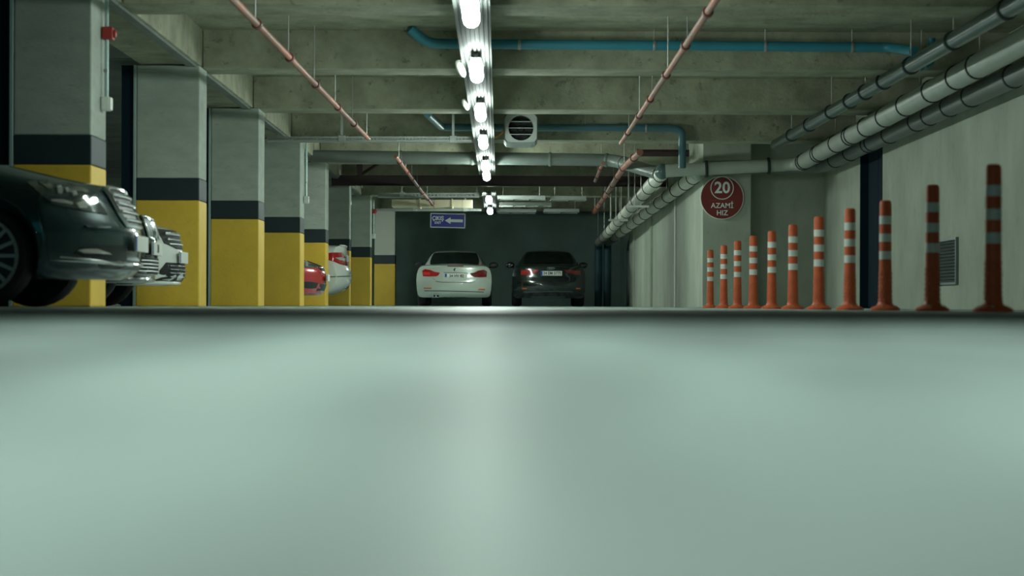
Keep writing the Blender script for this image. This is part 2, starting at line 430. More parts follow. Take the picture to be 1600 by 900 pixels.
lamp_lab = ['tube lamp over the foreground floor, out of the picture above',
            'glowing tube lamp at the top edge, nearest of the row', 'second glowing tube lamp of the row, by the white disc',
            'third glowing tube lamp of the row', 'fourth glowing tube lamp, beside the ventilation fan',
            'fifth glowing tube lamp, close to its neighbour behind the grey pipe', 'sixth glowing tube lamp, just in front of the dark steel beam',
            'glowing tube lamp beside the far cable ladders', 'farthest glowing tube lamp, next above the exit sign']
L0 = make_lamp()
for i, yl in enumerate(lamps):
    t = L0 if i == 0 else copy_tree(L0)
    t.location = (XL, yl, 2.232); tag(t, lamp_lab[i], 'lamp', 'tube lamps under the cable tray')
t = copy_tree(L0); t.location = (-3.95, 52.4, 2.45); tag(t, 'tube lamp over the far left bays, hidden behind the columns', 'lamp', 'tube lamps under the cable tray')  # added lamp, out of sight, there to brighten the pale last column
# small white tilted spot heads beside the tray
for (x, y_, Y, lab) in ((719.5, 107.5, 20.15, 'larger tilted white disc hanging beside the second lamp'), (727.5, 163, 24.4, 'smaller tilted white disc hanging beside the third lamp')):
    p = P(x, y_, Y); t = empty('spot_head', p)
    bm = bmesh.new(); bmesh.ops.create_uvsphere(bm, u_segments=16, v_segments=12, radius=1.0)
    bm.transform(Matrix.Rotation(math.radians(-24), 4, 'Y') @ Matrix.Diagonal((0.038, 0.06, 0.088 if Y < 22 else 0.07, 1)))
    mesh_from('disc', bm, WHITE, t, True)
    tubeo('bracket', [(0, 0, 0), (-0.02, 0.03, 0.08), (XL - 0.142 - p.x, 0.03, 2.345 - p.z)], 0.008, STEEL, t, 6)
    tag(t, lab, 'spotlight', 'white discs beside the lamps')

# ------------------------------------------------------------------ pipes
def ring_mesh(r, wdt=0.045, th=0.012):
    bm = bmesh.new()
    lathe(bm, [(r * 0.9, -wdt / 2), (r + th * 0.7, -wdt / 2), (r + th, -wdt / 4), (r + th, wdt / 4), (r + th * 0.7, wdt / 2), (r * 0.9, wdt / 2)], 18)
    bmesh.ops.recalc_face_normals(bm, faces=bm.faces[:])
    me = bpy.data.meshes.new('coupling'); bm.to_mesh(me); bm.free()
    for p in me.polygons: p.use_smooth = True
    me.set_sharp_from_angle(angle=math.radians(50))
    return me
def along(pts, d):
    for a, b in zip(pts, pts[1:]):
        l = (b - a).length
        if d <= l: return a + (b - a) * (d / l), (b - a).normalized()
        d -= l
    return pts[-1], (pts[-1] - pts[-2]).normalized()
def plen(pts): return sum((b - a).length for a, b in zip(pts, pts[1:]))
def pipe_thing(name, pts, r, m, label, cat='pipe', rings=None, ring_m=RUB, ring_w=0.045, ring_th=0.012, hang=None, hang_side=0.0, bend=0.25, ring_name='coupling', group=None, hang_top=None, r2=None, down=None, elbow=0):
    base = Vector(pts[0]); loc = [Vector(p) - base for p in pts]
    t = empty(name, base)
    path = round_path(loc, bend)
    tubeo('pipe_run', path, r, m, t, 16, radii=[(r2[1] if q.y + base.y > r2[0] else r) for q in path] if r2 else None)
    if elbow:
        bm = bmesh.new(); bmesh.ops.create_uvsphere(bm, u_segments=18, v_segments=12, radius=r * 1.12); bm.transform(Matrix.Translation((0, 0, 0.02))); mesh_from('elbow', bm, PVC_D if elbow == 1 else PVC, t, True)
    if down: tubeo('downpipe', round_path([path[-1], path[-1] + Vector((0, 0.3, -0.1)), path[-1] + Vector((0, 0.3, -path[-1].z - base.z))], 0.15), r * 0.95, BLUE_D, t, 16)
    if rings:
        me = ring_mesh(r, ring_w, ring_th); me.materials.append(ring_m)
        for d in rings:
            p, dr_ = along(path, d)
            o = bpy.data.objects.new(ring_name, me); C.objects.link(o); o.parent = t
            o.matrix_local = Matrix.Translation(p) @ dr_.to_track_quat('Z', 'Y').to_matrix().to_4x4()
    if hang:
        for d in hang:
            p, dr_ = along(path, d)
            wy = p.y + base.y; zt = ZC
            for ba, bb in beamY:
                if ba - 0.01 <= wy <= bb + 0.01: zt = ZS
            if hang_top: zt = hang_top
            tubeo('hanger_rod', [(p.x + hang_side, p.y, p.z + r * 0.5), (p.x + hang_side, p.y, zt - base.z + 0.01)], 0.007, RODM, t, 6)
    tag(t, label, cat, group)
    return t
def steps(a, b, d, j=0.0):
    out = []; x = a
    while x < b:
        out.append(x + random.uniform(-j, j)); x += d
    return out
# A: big grey drain pipe, along the right wall, across in front of the pier, then down the far wall
def onX(x, y, X):
    Y = X * F / (x - CX); return P(x, y, Y)
A1 = onX(1600, 64, 4.73); A2 = onX(1252, 255, 4.73)
dA = (A1 - A2)
A0 = Vector((4.73, -3.5, A1.z)); A0b = A1 + dA * 0.05; oA = (A0b - A0).length + 0.05 * dA.length
A3 = P(1040, 267, 33.75)
pipe_thing('drain_pipe', [A0, A0b, A2 + Vector((0, 0.25, 0)), A3], 0.122, PVC, 'big grey drain pipe along the right wall, turning across the pier',
           rings=[3.0, 6.0, 9.0, 12.0, 15.0, 18.0] + [oA + 14.4 - q for q in (12.55, 11.6, 10.35, 8.85, 7.5, 6.2, 5.1, 4.9, 3.75, 2.2, 2.0, 0.65, 0.45)] + [oA + dA.length + 0.62, oA + dA.length + 1.6], hang=[2, 5.0, 8.0, 11.0, 14, 17.5, 20.5, 24.5, 27.5, 30.5, 33.5], bend=0.3, r2=(33.45, 0.102))
A5 = P(936, 379, 57.0)
A3b = P(1035, 270, 33.85)
pipe_thing('drain_pipe', [A3b, A5], 0.112, PVC_L, 'pale ringed drain pipe sloping down along the far wall',
           rings=[0.45, 1.6, 3.2, 4.9, 6.6, 8.3, 10.2, 11.6, 13.3, 15.2, 17.0, 18.8, 20.6], ring_w=0.05, hang=[3.5, 7.0, 10.5, 14, 17.5, 21], hang_side=-0.12, down=True, elbow=1)
B1 = onX(1600, 112, 5.08); B2 = onX(1290, 257, 5.08); dB = B1 - B2; B0 = Vector((5.08, -3.5, B1.z)); B0b = B1 + dB * 0.05; oB = (B0b - B0).length + 0.05 * dB.length
pipe_thing('drain_pipe', [B0, B0b, B2 + Vector((0, 0.3, 0)), P(1100, 262, 34.2)], 0.112, PVC_M, 'shaded lower drain pipe running behind the big grey one',  # the shade on this pipe is put into its darker grey colour
           rings=[3.4, 6.4, 9.4, 12.4, 15.4, 18.4] + [oB + q for q in (0.4, 2.3, 3.4, 4.5, 5.3, 7.1, 8.4, 8.7, 10.2, 11.6)], bend=0.25)
pipe_thing('drain_pipe', [P(1090, 272, 34.15), P(950, 378, 57.0)], 0.112, PVC_L, 'pale ringed drain pipe nearest the far wall, behind its twin',
           rings=[0.7, 2.0, 3.6, 5.2, 7.0, 8.8, 10.6, 12.4, 14.4, 16.4, 18.4, 20.4], hang=[2.0, 5.5, 9.0, 12.5, 16], down=True, elbow=2)
# C: dark upper pipe
C1 = onX(1600, -1, 4.12); C2 = onX(1212, 226, 4.12); dC = C1 - C2
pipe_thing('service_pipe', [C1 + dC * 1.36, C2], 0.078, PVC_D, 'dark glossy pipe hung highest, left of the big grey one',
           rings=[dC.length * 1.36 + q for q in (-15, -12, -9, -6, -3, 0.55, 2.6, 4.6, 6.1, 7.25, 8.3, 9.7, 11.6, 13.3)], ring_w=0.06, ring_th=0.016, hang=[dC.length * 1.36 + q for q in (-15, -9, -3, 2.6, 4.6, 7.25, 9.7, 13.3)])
# blue pipes in front of the beams
pipe_thing('blue_pipe', [P(640, 44, 22.0), P(668, 68, 22.12), P(1392, 74, 22.12), P(1428, 80, 21.6)], 0.052, BLUE, 'bright blue pipe running across below the ceiling',
           rings=[1.2, 2.6, 3.75, 4.65], ring_m=RODM, ring_w=0.03, ring_th=0.008, hang=[1.2, 2.6, 3.75, 4.65], bend=0.12)
pipe_thing('blue_pipe', [P(668, 178, 30.2), P(690, 199, 31.6), P(1048, 200, 31.75), P(1066, 204, 31.75), P(1066, 262, 31.9)], 0.056, BLUE_D, 'slate blue pipe behind the fan, bending down near the pier',
           rings=[2.0, 4.4], ring_m=RODM, ring_w=0.03, hang=[2.0, 3.5], bend=0.16)
pipe_thing('blue_pipe', [P(1437, 106, 22.15), P(1456, 98, 22.15), P(1456, 60, 22.15)], 0.04, BLUE, 'short bright blue pipe stub at the upper right', bend=0.06, hang=[0.02], rings=[0.05], ring_m=RODM, ring_w=0.02)
# grey pipe crossing the whole aisle
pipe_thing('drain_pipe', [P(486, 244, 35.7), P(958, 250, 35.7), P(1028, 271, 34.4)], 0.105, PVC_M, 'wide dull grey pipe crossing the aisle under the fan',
           rings=[1.5, 2.7, 4.0, 4.95, 5.35], ring_m=PVC_M, ring_th=0.014, hang=[1.5, 2.7, 4.0], bend=0.25)
# sprinkler pipes
def sprinkler(pts, label, r=0.029):
    L_ = plen([Vector(p) for p in pts])
    pipe_thing('sprinkler_pipe', pts, r, COPPER, label, rings=steps(1.3, L_ - 0.1, 2.35, 0.2), ring_m=OXID, ring_w=0.09, ring_th=0.016, hang=steps(1.0, L_, 2.35), bend=0.05)
hs = 2.31
def atH(x, y, z=hs):
    u, v = x - CX, CY - y
    Y = (z - CAMZ) * F / (u * _s + v * _c); return P(x, y, Y)
pa, pb = atH(367, 2), atH(576, 217)
sprinkler([pa + (pa - pb) * 1.4, pb], 'thin copper-red sprinkler pipe crossing the ceiling on the left')
sprinkler([atH(618, 244), atH(657, 297), atH(678, 322)], 'far copper-red sprinkler pipe behind the wide grey pipe on the left')
pa, pb = atH(1117, 2), atH(970, 224)
sprinkler([pa + (pa - pb) * 1.4, pb], 'thin copper-red sprinkler pipe crossing the ceiling on the right')
sprinkler([atH(1000, 238), atH(974, 262), atH(944, 309), atH(928, 332)], 'thick reddish sprinkler pipe behind the wide grey pipe on the right', 0.05)
sprinkler([atH(942, 255, 2.4), atH(930, 283, 2.4)], 'short reddish pipe stub in front of the dark steel beam', 0.03)
boxo_t = empty('sprinkler_main', P(998, 239, 36.0))
tubeo('pipe_run', [(0, 0, 0), (0.85, 0, 0.0)], 0.06, RUST, boxo_t, 14); tubeo('end_cap', [(-0.03, 0, 0), (0.03, 0, 0)], 0.068, OXID, boxo_t, 14)
tubeo('hanger_rod', [(0.5, 0, 0.03), (0.5, 0, ZC - boxo_t.location.z)], 0.007, RODM, boxo_t, 6)
tag(boxo_t, 'short dark oxide-red pipe above the pipe corner', 'pipe')

# transverse perforated channel with hangers
def perforated_channel(xa, xb, y, Y, h, label, depth=0.18, hangers=(), holes=0.05):
    a = P(xa, y, Y); b = P(xb, y, Y); t = empty('perforated_channel', a)
    Lg = b.x - a.x; dz = (b.z - a.z)
    n = int(Lg / holes); bm = bmesh.new()
    # front web: two rails with bars between the slots
    def bar(x0, x1, z0, z1, y0=0.0, y1=0.004): 
        vs = box(bm, x0, x1, y0, y1, z0, z1)
        for v in vs: v.co.z += dz * v.co.x / Lg
    bar(0, Lg, h * 0.68, h); bar(0, Lg, 0, h * 0.32)
    for k in range(n): bar(k * holes, k * holes + holes * 0.42, h * 0.32, h * 0.68)
    mesh_from('slotted_web', bm, STEEL, t)
    bm = bmesh.new(); vs = box(bm, 0, Lg, 0.0, depth, -0.004, 0.0)
    for v in vs: v.co.z += dz * v.co.x / Lg
    mesh_from('base_plate', bm, STEEL, t)
    bm = bmesh.new(); vs = box(bm, 0, Lg, depth - 0.004, depth, 0, h)
    for v in vs: v.co.z += dz * v.co.x / Lg
    mesh_from('back_web', bm, STEEL, t)
    for hx in hangers:
        X = P(hx, y, Y).x - a.x
        boxo('hanger_strip', X - 0.018, X + 0.018, -0.006, -0.001, h * 0.4, ZC - a.z, STEEL, t)
        boxo('hanger_foot', X - 0.05, X + 0.05, -0.012, -0.002, -0.005, h + 0.02, STEEL, t, 0.003)
    tag(t, label, 'cable channel')
perforated_channel(417, 737, 221, 30.2, 0.07, 'slotted metal channel hanging across the left half of the aisle', hangers=(534, 708))
perforated_channel(590, 749, 308, 46.0, 0.09, 'slotted metal channel above the cream duct', depth=0.25, hangers=(628, 745), holes=0.08)
perforated_channel(588, 752, 329.5, 50.5, 0.05, 'thin slotted channel just above the exit sign', depth=0.15, hangers=(648, 727), holes=0.08)

# fan unit
def fan():
    c = P(814, 200, 30.3); t = empty('ventilation_fan', c)
    hw, hh, Lg = 0.225, 0.2, 1.05
    bm = bmesh.new()
    R = 0.178; n = 32
    outer = []; inner = []; innerb = []
    for k in range(n):
        a = 2 * math.pi * k / n; ca, sa = math.cos(a), math.sin(a)
        s = min(hw / max(abs(ca), 1e-6), hh / max(abs(sa), 1e-6)); s = min(s, 0.272)
        outer.append(bm.verts.new((ca * s, 0, sa * s))); inner.append(bm.verts.new((ca * R, 0, sa * R))); innerb.append(bm.verts.new((ca * R, 0.25, sa * R)))
    for k in range(n):
        q = (k + 1) % n
        bm.faces.new((outer[k], outer[q], inner[q], inner[k])); bm.faces.new((inner[k], inner[q], innerb[q], innerb[k]))
    mesh_from('front_plate', bm, STEEL, t)
    bm = bmesh.new()
    secs = [(0.0, 1.0, 0.272), (0.06, 1.07, 0.29), (0.9, 1.07, 0.29), (Lg, 1.0, 0.272)]
    rings = []
    for yy, k2, mx in secs:
        ring = []
        for k in range(n):
            a = 2 * math.pi * k / n; ca, sa = math.cos(a), math.sin(a)
            s = min(min(hw * k2 / max(abs(ca), 1e-6), hh * k2 / max(abs(sa), 1e-6)), mx)
            ring.append(bm.verts.new((ca * s, yy, sa * s)))
        rings.append(ring)
    for i in range(3):
        for k in range(n): bm.faces.new((rings[i][k], rings[i][(k + 1) % n], rings[i + 1][(k + 1) % n], rings[i + 1][k]))
    bm.faces.new(rings[3])
    mesh_from('casing', bm, STEEL, t)
    bm = bmesh.new(); lathe(bm, [(0.177, 0.245), (0.177, 0.255)], 32, 'Y'); mesh_from('back_disc', bm, DARKIN, t)
    bm = bmesh.new(); lathe(bm, [(0.04, 0.12), (0.055, 0.15), (0.055, 0.24)], 16, 'Y'); mesh_from('motor_hub', bm, DARKIN, t, True)
    for k in range(6):
        bm = bmesh.new(); vs = box(bm, 0.05, 0.158, 0.165, 0.175, -0.03, 0.03)
        bm.transform(Matrix.Rotation(0.5, 4, 'X') if False else Matrix.Rotation(k * math.pi / 3, 4, 'Y')); mesh_from('blade', bm, DARKIN, t)
    for z in (0.09, 0.0, -0.09):
        hwz = math.sqrt(R * R - z * z) + 0.004
        bm = bmesh.new(); box(bm, -hwz, hwz, -0.012, 0.05, z - 0.005, z + 0.005); mesh_from('louvre', bm, STEEL, t)
    for sx in (-0.2, 0.2):
        for yy in (0.15, 0.85): tubeo('hanger_rod', [(sx, yy, 0.18), (sx, yy, ZC - c.z)], 0.007, RODM, t, 6)
    tag(t, 'square metal ventilation fan with round louvred mouth under the ceiling', 'fan')
    e = [Vector((XL + 0.145, 29.6, 2.35)), P(776, 214, 30.35), P(784, 209, 30.35), P(790, 200, 30.4), Vector((c.x - 0.23, 30.45, c.z + 0.02))]
    tag(tubeo('power_cable', round_path(e, 0.1), 0.010, CABLE, None, 8), 'orange cable from the cable tray to the fan', 'cable')
fan()

# steel frame across the far part
t = empty('steel_beam', (P(518, 283, 41.6).x, 41.6, P(780, 283, 41.6).z))
Lx = XF - t.location.x
boxo('web', 0, Lx, -0.006, 0.006, -0.09, 0.09, RUST, t)
boxo('top_flange', 0, Lx, -0.05, 0.05, 0.09, 0.102, RUST, t); boxo('bottom_flange', 0, Lx, -0.05, 0.05, -0.102, -0.09, RUST, t)
px = P(562, 270, 41.6).x - t.location.x
boxo('post', px - 0.055, px + 0.055, -0.06, 0.06, 0.10, ZC - t.location.z, RUST, t)
bm = bmesh.new(); tube(bm, [(px, -0.03, 0.1), (P(604, 252, 41.6).x - t.location.x, -0.03, ZC - 0.02 - t.location.z)], 0.028, 4); mesh_from('brace', bm, RUST, t)
for s in (-0.06, 0.05): boxo('bolt_cap', px + s - 0.012, px + s + 0.014, -0.075, -0.05, -0.15, -0.10, WHITE, t, 0.004)
tag(t, 'dark oxide-red steel beam with diagonal brace spanning the far aisle', 'steel beam')

# cream duct far left, cable ladders far right
t = empty('air_duct', P(612, 323, 49.3))
Lx = P(738, 323, 49.3).x - t.location.x
bm = bmesh.new(); box(bm, 0, Lx, 0, 0.7, 0, 0.17, 0.01); mesh_from('duct_body', bm, CREAM, t)
for k in (0.35, 0.75): boxo('flange', Lx * k - 0.015, Lx * k + 0.015, -0.02, 0.72, -0.02, 0.19, CREAM, t)
for k in (0.2, 0.8): tubeo('hanger_rod', [(Lx * k, 0.3, 0.17), (Lx * k, 0.3, ZC - t.location.z)], 0.008, RODM, t, 6)
tag(t, 'flat cream air duct crossing above the exit sign', 'duct')
def ladder(xa, xb, y, Y, dpt, label):
    a = P(xa, y, Y); b = P(xb, y, Y); t = empty('cable_ladder', a); Lx = b.x - a.x
    for yy in (0, dpt): boxo('rail', 0, Lx, yy - 0.008, yy + 0.008, 0, 0.075, STEEL, t)
    n = max(3, int(dpt / 0.16))
    for k in range(1, n):
        tubeo('cable', [(0.01, dpt * k / n, 0.05), (Lx - 0.01, dpt * k / n, 0.05)], 0.036, STEEL if k % 2 else PVC, t, 8)
    m_ = int(Lx / 0.3)
    for k in range(m_ + 1): boxo('rung', Lx * k / max(1, m_) * 0.98, Lx * k / max(1, m_) * 0.98 + 0.025, 0.008, dpt - 0.008, 0.0, 0.014, STEEL, t)
    for k in (0.12, 0.88): tubeo('hanger_rod', [(Lx * k, 0, 0.05), (Lx * k, 0, ZC - a.z)], 0.007, RODM, t, 6)
    tag(t, label, 'cable ladder', 'cable ladders under the far ceiling')
ladder(777, 852, 311, 45.0, 0.5, 'nearest bright cable ladder right of the far lamps')
ladder(780, 862, 321, 48.9, 0.7, 'middle cable ladder right of the far lamps, under the nearest one')
ladder(776, 838, 331.5, 52.5, 0.9, 'lowest cable ladder right of the farthest lamp')
ladder(860, 916, 312, 45.2, 0.6, 'dim upper cable ladder farther right, ahead of the dark car')
ladder(850, 905, 331, 52.0, 0.9, 'dim lower cable ladder above the black car')
# hanger cross bars by the far drain pipes
for (x, y_, Y, wx, lab) in ((996, 322.5, 39.4, 0.42, 'near white cross bar hung on rods above the far pipes'), (966, 344, 44.0, 0.40, 'far white cross bar hung on rods above the far pipes')):
    p = P(x, y_, Y); t = empty('pipe_hanger', p)
    boxo('cross_bar', -wx / 2, wx / 2, -0.02, 0.02, -0.02, 0.02, WHITE, t, 0.003)
    for s in (-0.8, -0.25, 0.3): tubeo('rod', [(wx / 2 * s, 0, 0), (wx / 2 * s, 0, ZC - p.z)], 0.009, WHITE, t, 6)
    tag(t, lab, 'hanger')

# ------------------------------------------------------------------ signs
def exit_sign():
    Y = 47.5; c = P(699.7, 344.7, Y); t = empty('exit_sign', c); t.rotation_euler = (0, math.radians(1.1), 0)
    s = Y / F; wd, hg = 54.5 * s, 22.5 * s
    boxo('board', -wd / 2, wd / 2, 0, 0.02, -hg / 2, hg / 2, SIGNW, t, 0.003)
    boxo('blue_panel', -wd / 2 + 0.018, wd / 2 - 0.018, -0.003, 0.004, -hg / 2 + 0.018, hg / 2 - 0.018, SIGNB, t)
    textmesh('lettering', '\u00c7IKI\u015e', 0.125, SIGNW, t, Matrix.Translation((-15.4 * s, -0.005, 3.0 * s)) @ FACE_CAM, 0.002, 0.0025, sx=0.84)
    textmesh('lettering', 'EXIT', 0.072, SIGNW, t, Matrix.Translation((-15.4 * s, -0.005, -3.7 * s)) @ FACE_CAM, 0.002, 0.0015)
    bm = bmesh.new()
    pts = [(-4.5, 0), (4.2, 5.2), (4.2, 2.2), (23.5, 2.2), (23.5, -2.2), (4.2, -2.2), (4.2, -5.2)]
    f = bm.faces.new([bm.verts.new((x * s, -0.007, z * s)) for x, z in pts])
    r = bmesh.ops.extrude_face_region(bm, geom=[f])
    for v in r['geom']:
        if isinstance(v, bmesh.types.BMVert): v.co.y = -0.002
    mesh_from('arrow', bm, SIGNW, t)
    for q in (-0.8, 0.8): tubeo('chain', [(wd / 2 * q, 0.01, hg / 2), (wd / 2 * q, 0.01, ZC - c.z)], 0.004, RODM, t, 6)
    tag(t, 'blue hanging sign with white arrow reading \u00c7IKI\u015e EXIT', 'sign')
exit_sign()
def speed_sign():
    Y = YE - 0.58; c = P(1128, 309, Y); t = empty('speed_sign', c); s = Y / F; R = 34.0 * s
    bm = bmesh.new(); lathe(bm, [(R, -0.018), (R, 0.018)], 48, 'Y'); mesh_from('rim', bm, SIGNW, t)
    bm = bmesh.new(); lathe(bm, [(R * 0.965, -0.022), (R * 0.965, 0.01)], 48, 'Y'); mesh_from('red_disc', bm, SIGNR, t)
    bm = bmesh.new(); n = 40; r0, r1 = 16.9 * s, 18.1 * s; ring = []
    for k in range(n):
        a = 2 * math.pi * k / n
        ring.append([bm.verts.new((r * math.cos(a), y_, 15.2 * s + r * math.sin(a))) for r, y_ in ((r0, -0.027), (r1, -0.027), (r1, -0.021), (r0, -0.021))])
    for k in range(n):
        for j in range(4): bm.faces.new((ring[k][j], ring[(k + 1) % n][j], ring[(k + 1) % n][(j + 1) % 4], ring[k][(j + 1) % 4]))
    mesh_from('circle_line', bm, SIGNW, t)
    def tx(txt, sz, z, bold): textmesh('lettering', txt, sz, SIGNW, t, Matrix.Translation((0.3 * s, -0.024, z * s)) @ FACE_CAM, 0.002, bold)
    tx('20', 0.255, 15.0, 0.006); tx('AZAM\u0130', 0.114, -12.6, 0.0015); tx('HIZ', 0.114, -24.0, 0.0015)
    boxo('divider_line', -20 * s, 20 * s, -0.0235, -0.0215, -4.6 * s, -4.2 * s, mat('divider_red', (0.30, 0.07, 0.055), 0.5, var=0.03), t)
    tag(t, 'round dark red sign reading 20 AZAM\u0130 HIZ on the pier', 'sign')
speed_sign()

# ------------------------------------------------------------------ bollards
def make_bollard():
    t = empty('bollard', (0, 0, 0)); seg = 22
    bm = bmesh.new()
    lathe(bm, [(0.046, 0.03), (0.044, 0.12), (0.0425, 0.24), (0.041, 0.36), (0.040, 0.725), (0.037, 0.742), (0.026, 0.75), (0.004, 0.75)], seg)
    # embossed scales on the lower part
    mesh_from('post', bm, ORANGE, t, True)
    bm = bmesh.new()
    for row in range(7):
        for k in range(12):
            a = 2 * math.pi * (k + 0.5 * (row % 2)) / 12; z = 0.07 + row * 0.03; r = 0.0455 - 0.003 * row / 7
            p = Vector((math.cos(a) * r, math.sin(a) * r, z)); n_ = Vector((math.cos(a), math.sin(a), 0)); s_ = Vector((-math.sin(a), math.cos(a), 0))
            q = [p + s_ * 0.009, p + Vector((0, 0, 0.012)), p - s_ * 0.009, p - Vector((0, 0, 0.012))]
            vs = [bm.verts.new(v) for v in q]; top = bm.verts.new(p + n_ * 0.004)
            for i in range(4): bm.faces.new((vs[i], vs[(i + 1) % 4], top))
    o = mesh_from('embossed_scales', bm, ORANGE, t); o['kind'] = 'stuff'
    for z in (0.615, 0.495, 0.375):
        bm = bmesh.new(); r = 0.0418
        lathe(bm, [(0.039, z - 0.028), (r, z - 0.028), (r, z + 0.028), (0.039, z + 0.028)], seg); mesh_from('reflective_band', bm, REFL, t, True)
    bm = bmesh.new(); lathe(bm, [(0.10, 0.0), (0.102, 0.012), (0.09, 0.022), (0.062, 0.032), (0.05, 0.045), (0.046, 0.07)], seg); mesh_from('base', bm, ORANGE, t, True)
    for k in range(3):
        a = math.radians(-90 + 120 * k)
        bm = bmesh.new(); lathe(bm, [(0.011, 0.018), (0.011, 0.03), (0.006, 0.033)], 6, loc=(0.075 * math.cos(a), 0.075 * math.sin(a), 0)); mesh_from('bolt', bm, RODM, t)
    return t
bol = [(1110, 391, 482), (1131, 384, 482.6), (1152.5, 377, 483), (1177, 371, 485), (1206, 364, 486), (1239, 354, 486.5), (1279.5, 341, 486.5), (1328, 329, 488), (1383.5, 316, 488), (1457, 290, 487.5), (1552, 257, 488)]
B0 = make_bollard()
ordn = ['farthest', 'second farthest', 'third farthest', 'fourth farthest', 'fifth farthest', 'middle, sixth from either end,', 'fifth nearest', 'fourth nearest', 'third nearest', 'second nearest', 'nearest']
extra = ['in front of the sign pier', 'in front of the sign pier', 'in front of the sign pier', 'at the right edge of the sign pier', 'before the shaded wall', 'before the shaded wall', 'before the right wall corner',
         'just left of the navy door', 'in front of the navy door', 'beside the louvred wall vent', 'at the right edge of the row']
for i, (x, yt, yb) in enumerate(bol):
    Y = 0.75 * F / (yb - yt)
    t = B0 if i == 0 else copy_tree(B0)
    p = P(x, (yt + yb) / 2, Y); t.location = (p.x, Y, 0); t.rotation_euler = (0, 0, random.uniform(-0.4, 0.4))
    tag(t, f'{ordn[i]} orange and white striped bollard {extra[i]}', 'bollard', 'striped bollards in a row along the right wall')

# louvred vent on the right wall
def vent():
    ya, yb = XW * F / (1497.5 - CX), XW * F / (1467 - CX)
    z1 = P(1482, 372.5, (ya + yb) / 2).z; z0 = P(1482, 445, (ya + yb) / 2).z
    t = empty('wall_vent', (XW, (ya + yb) / 2, z0)); hw = (yb - ya) / 2; h = z1 - z0
    VM = mat('vent_metal', (0.17, 0.22, 0.21), 0.45, 0.5, var=0.08)
    boxo('backing', -0.006, 0.0, -hw, hw, 0, h, DARKIN, t)
    for (a, b, c, d) in ((-hw, hw, 0, 0.025), (-hw, hw, h - 0.03, h), (-hw, -hw + 0.04, 0.025, h - 0.03), (hw - 0.04, hw, 0.025, h - 0.03)):
        boxo('frame_bar', -0.035, -0.006, a, b, c, d, VM, t)
    n = 13
    for k in range(n):
        z = 0.04 + (h - 0.09) * k / (n - 1)
        bm = bmesh.new(); box(bm, -0.02, 0.016, -hw + 0.04, hw - 0.04, -0.003, 0.003); bm.transform(Matrix.Translation((-0.016, 0, z)) @ Matrix.Rotation(math.radians(-35), 4, 'Y'))
        mesh_from('slat', bm, VM, t)
    tag(t, 'grey louvred vent low on the right wall', 'vent')
vent()
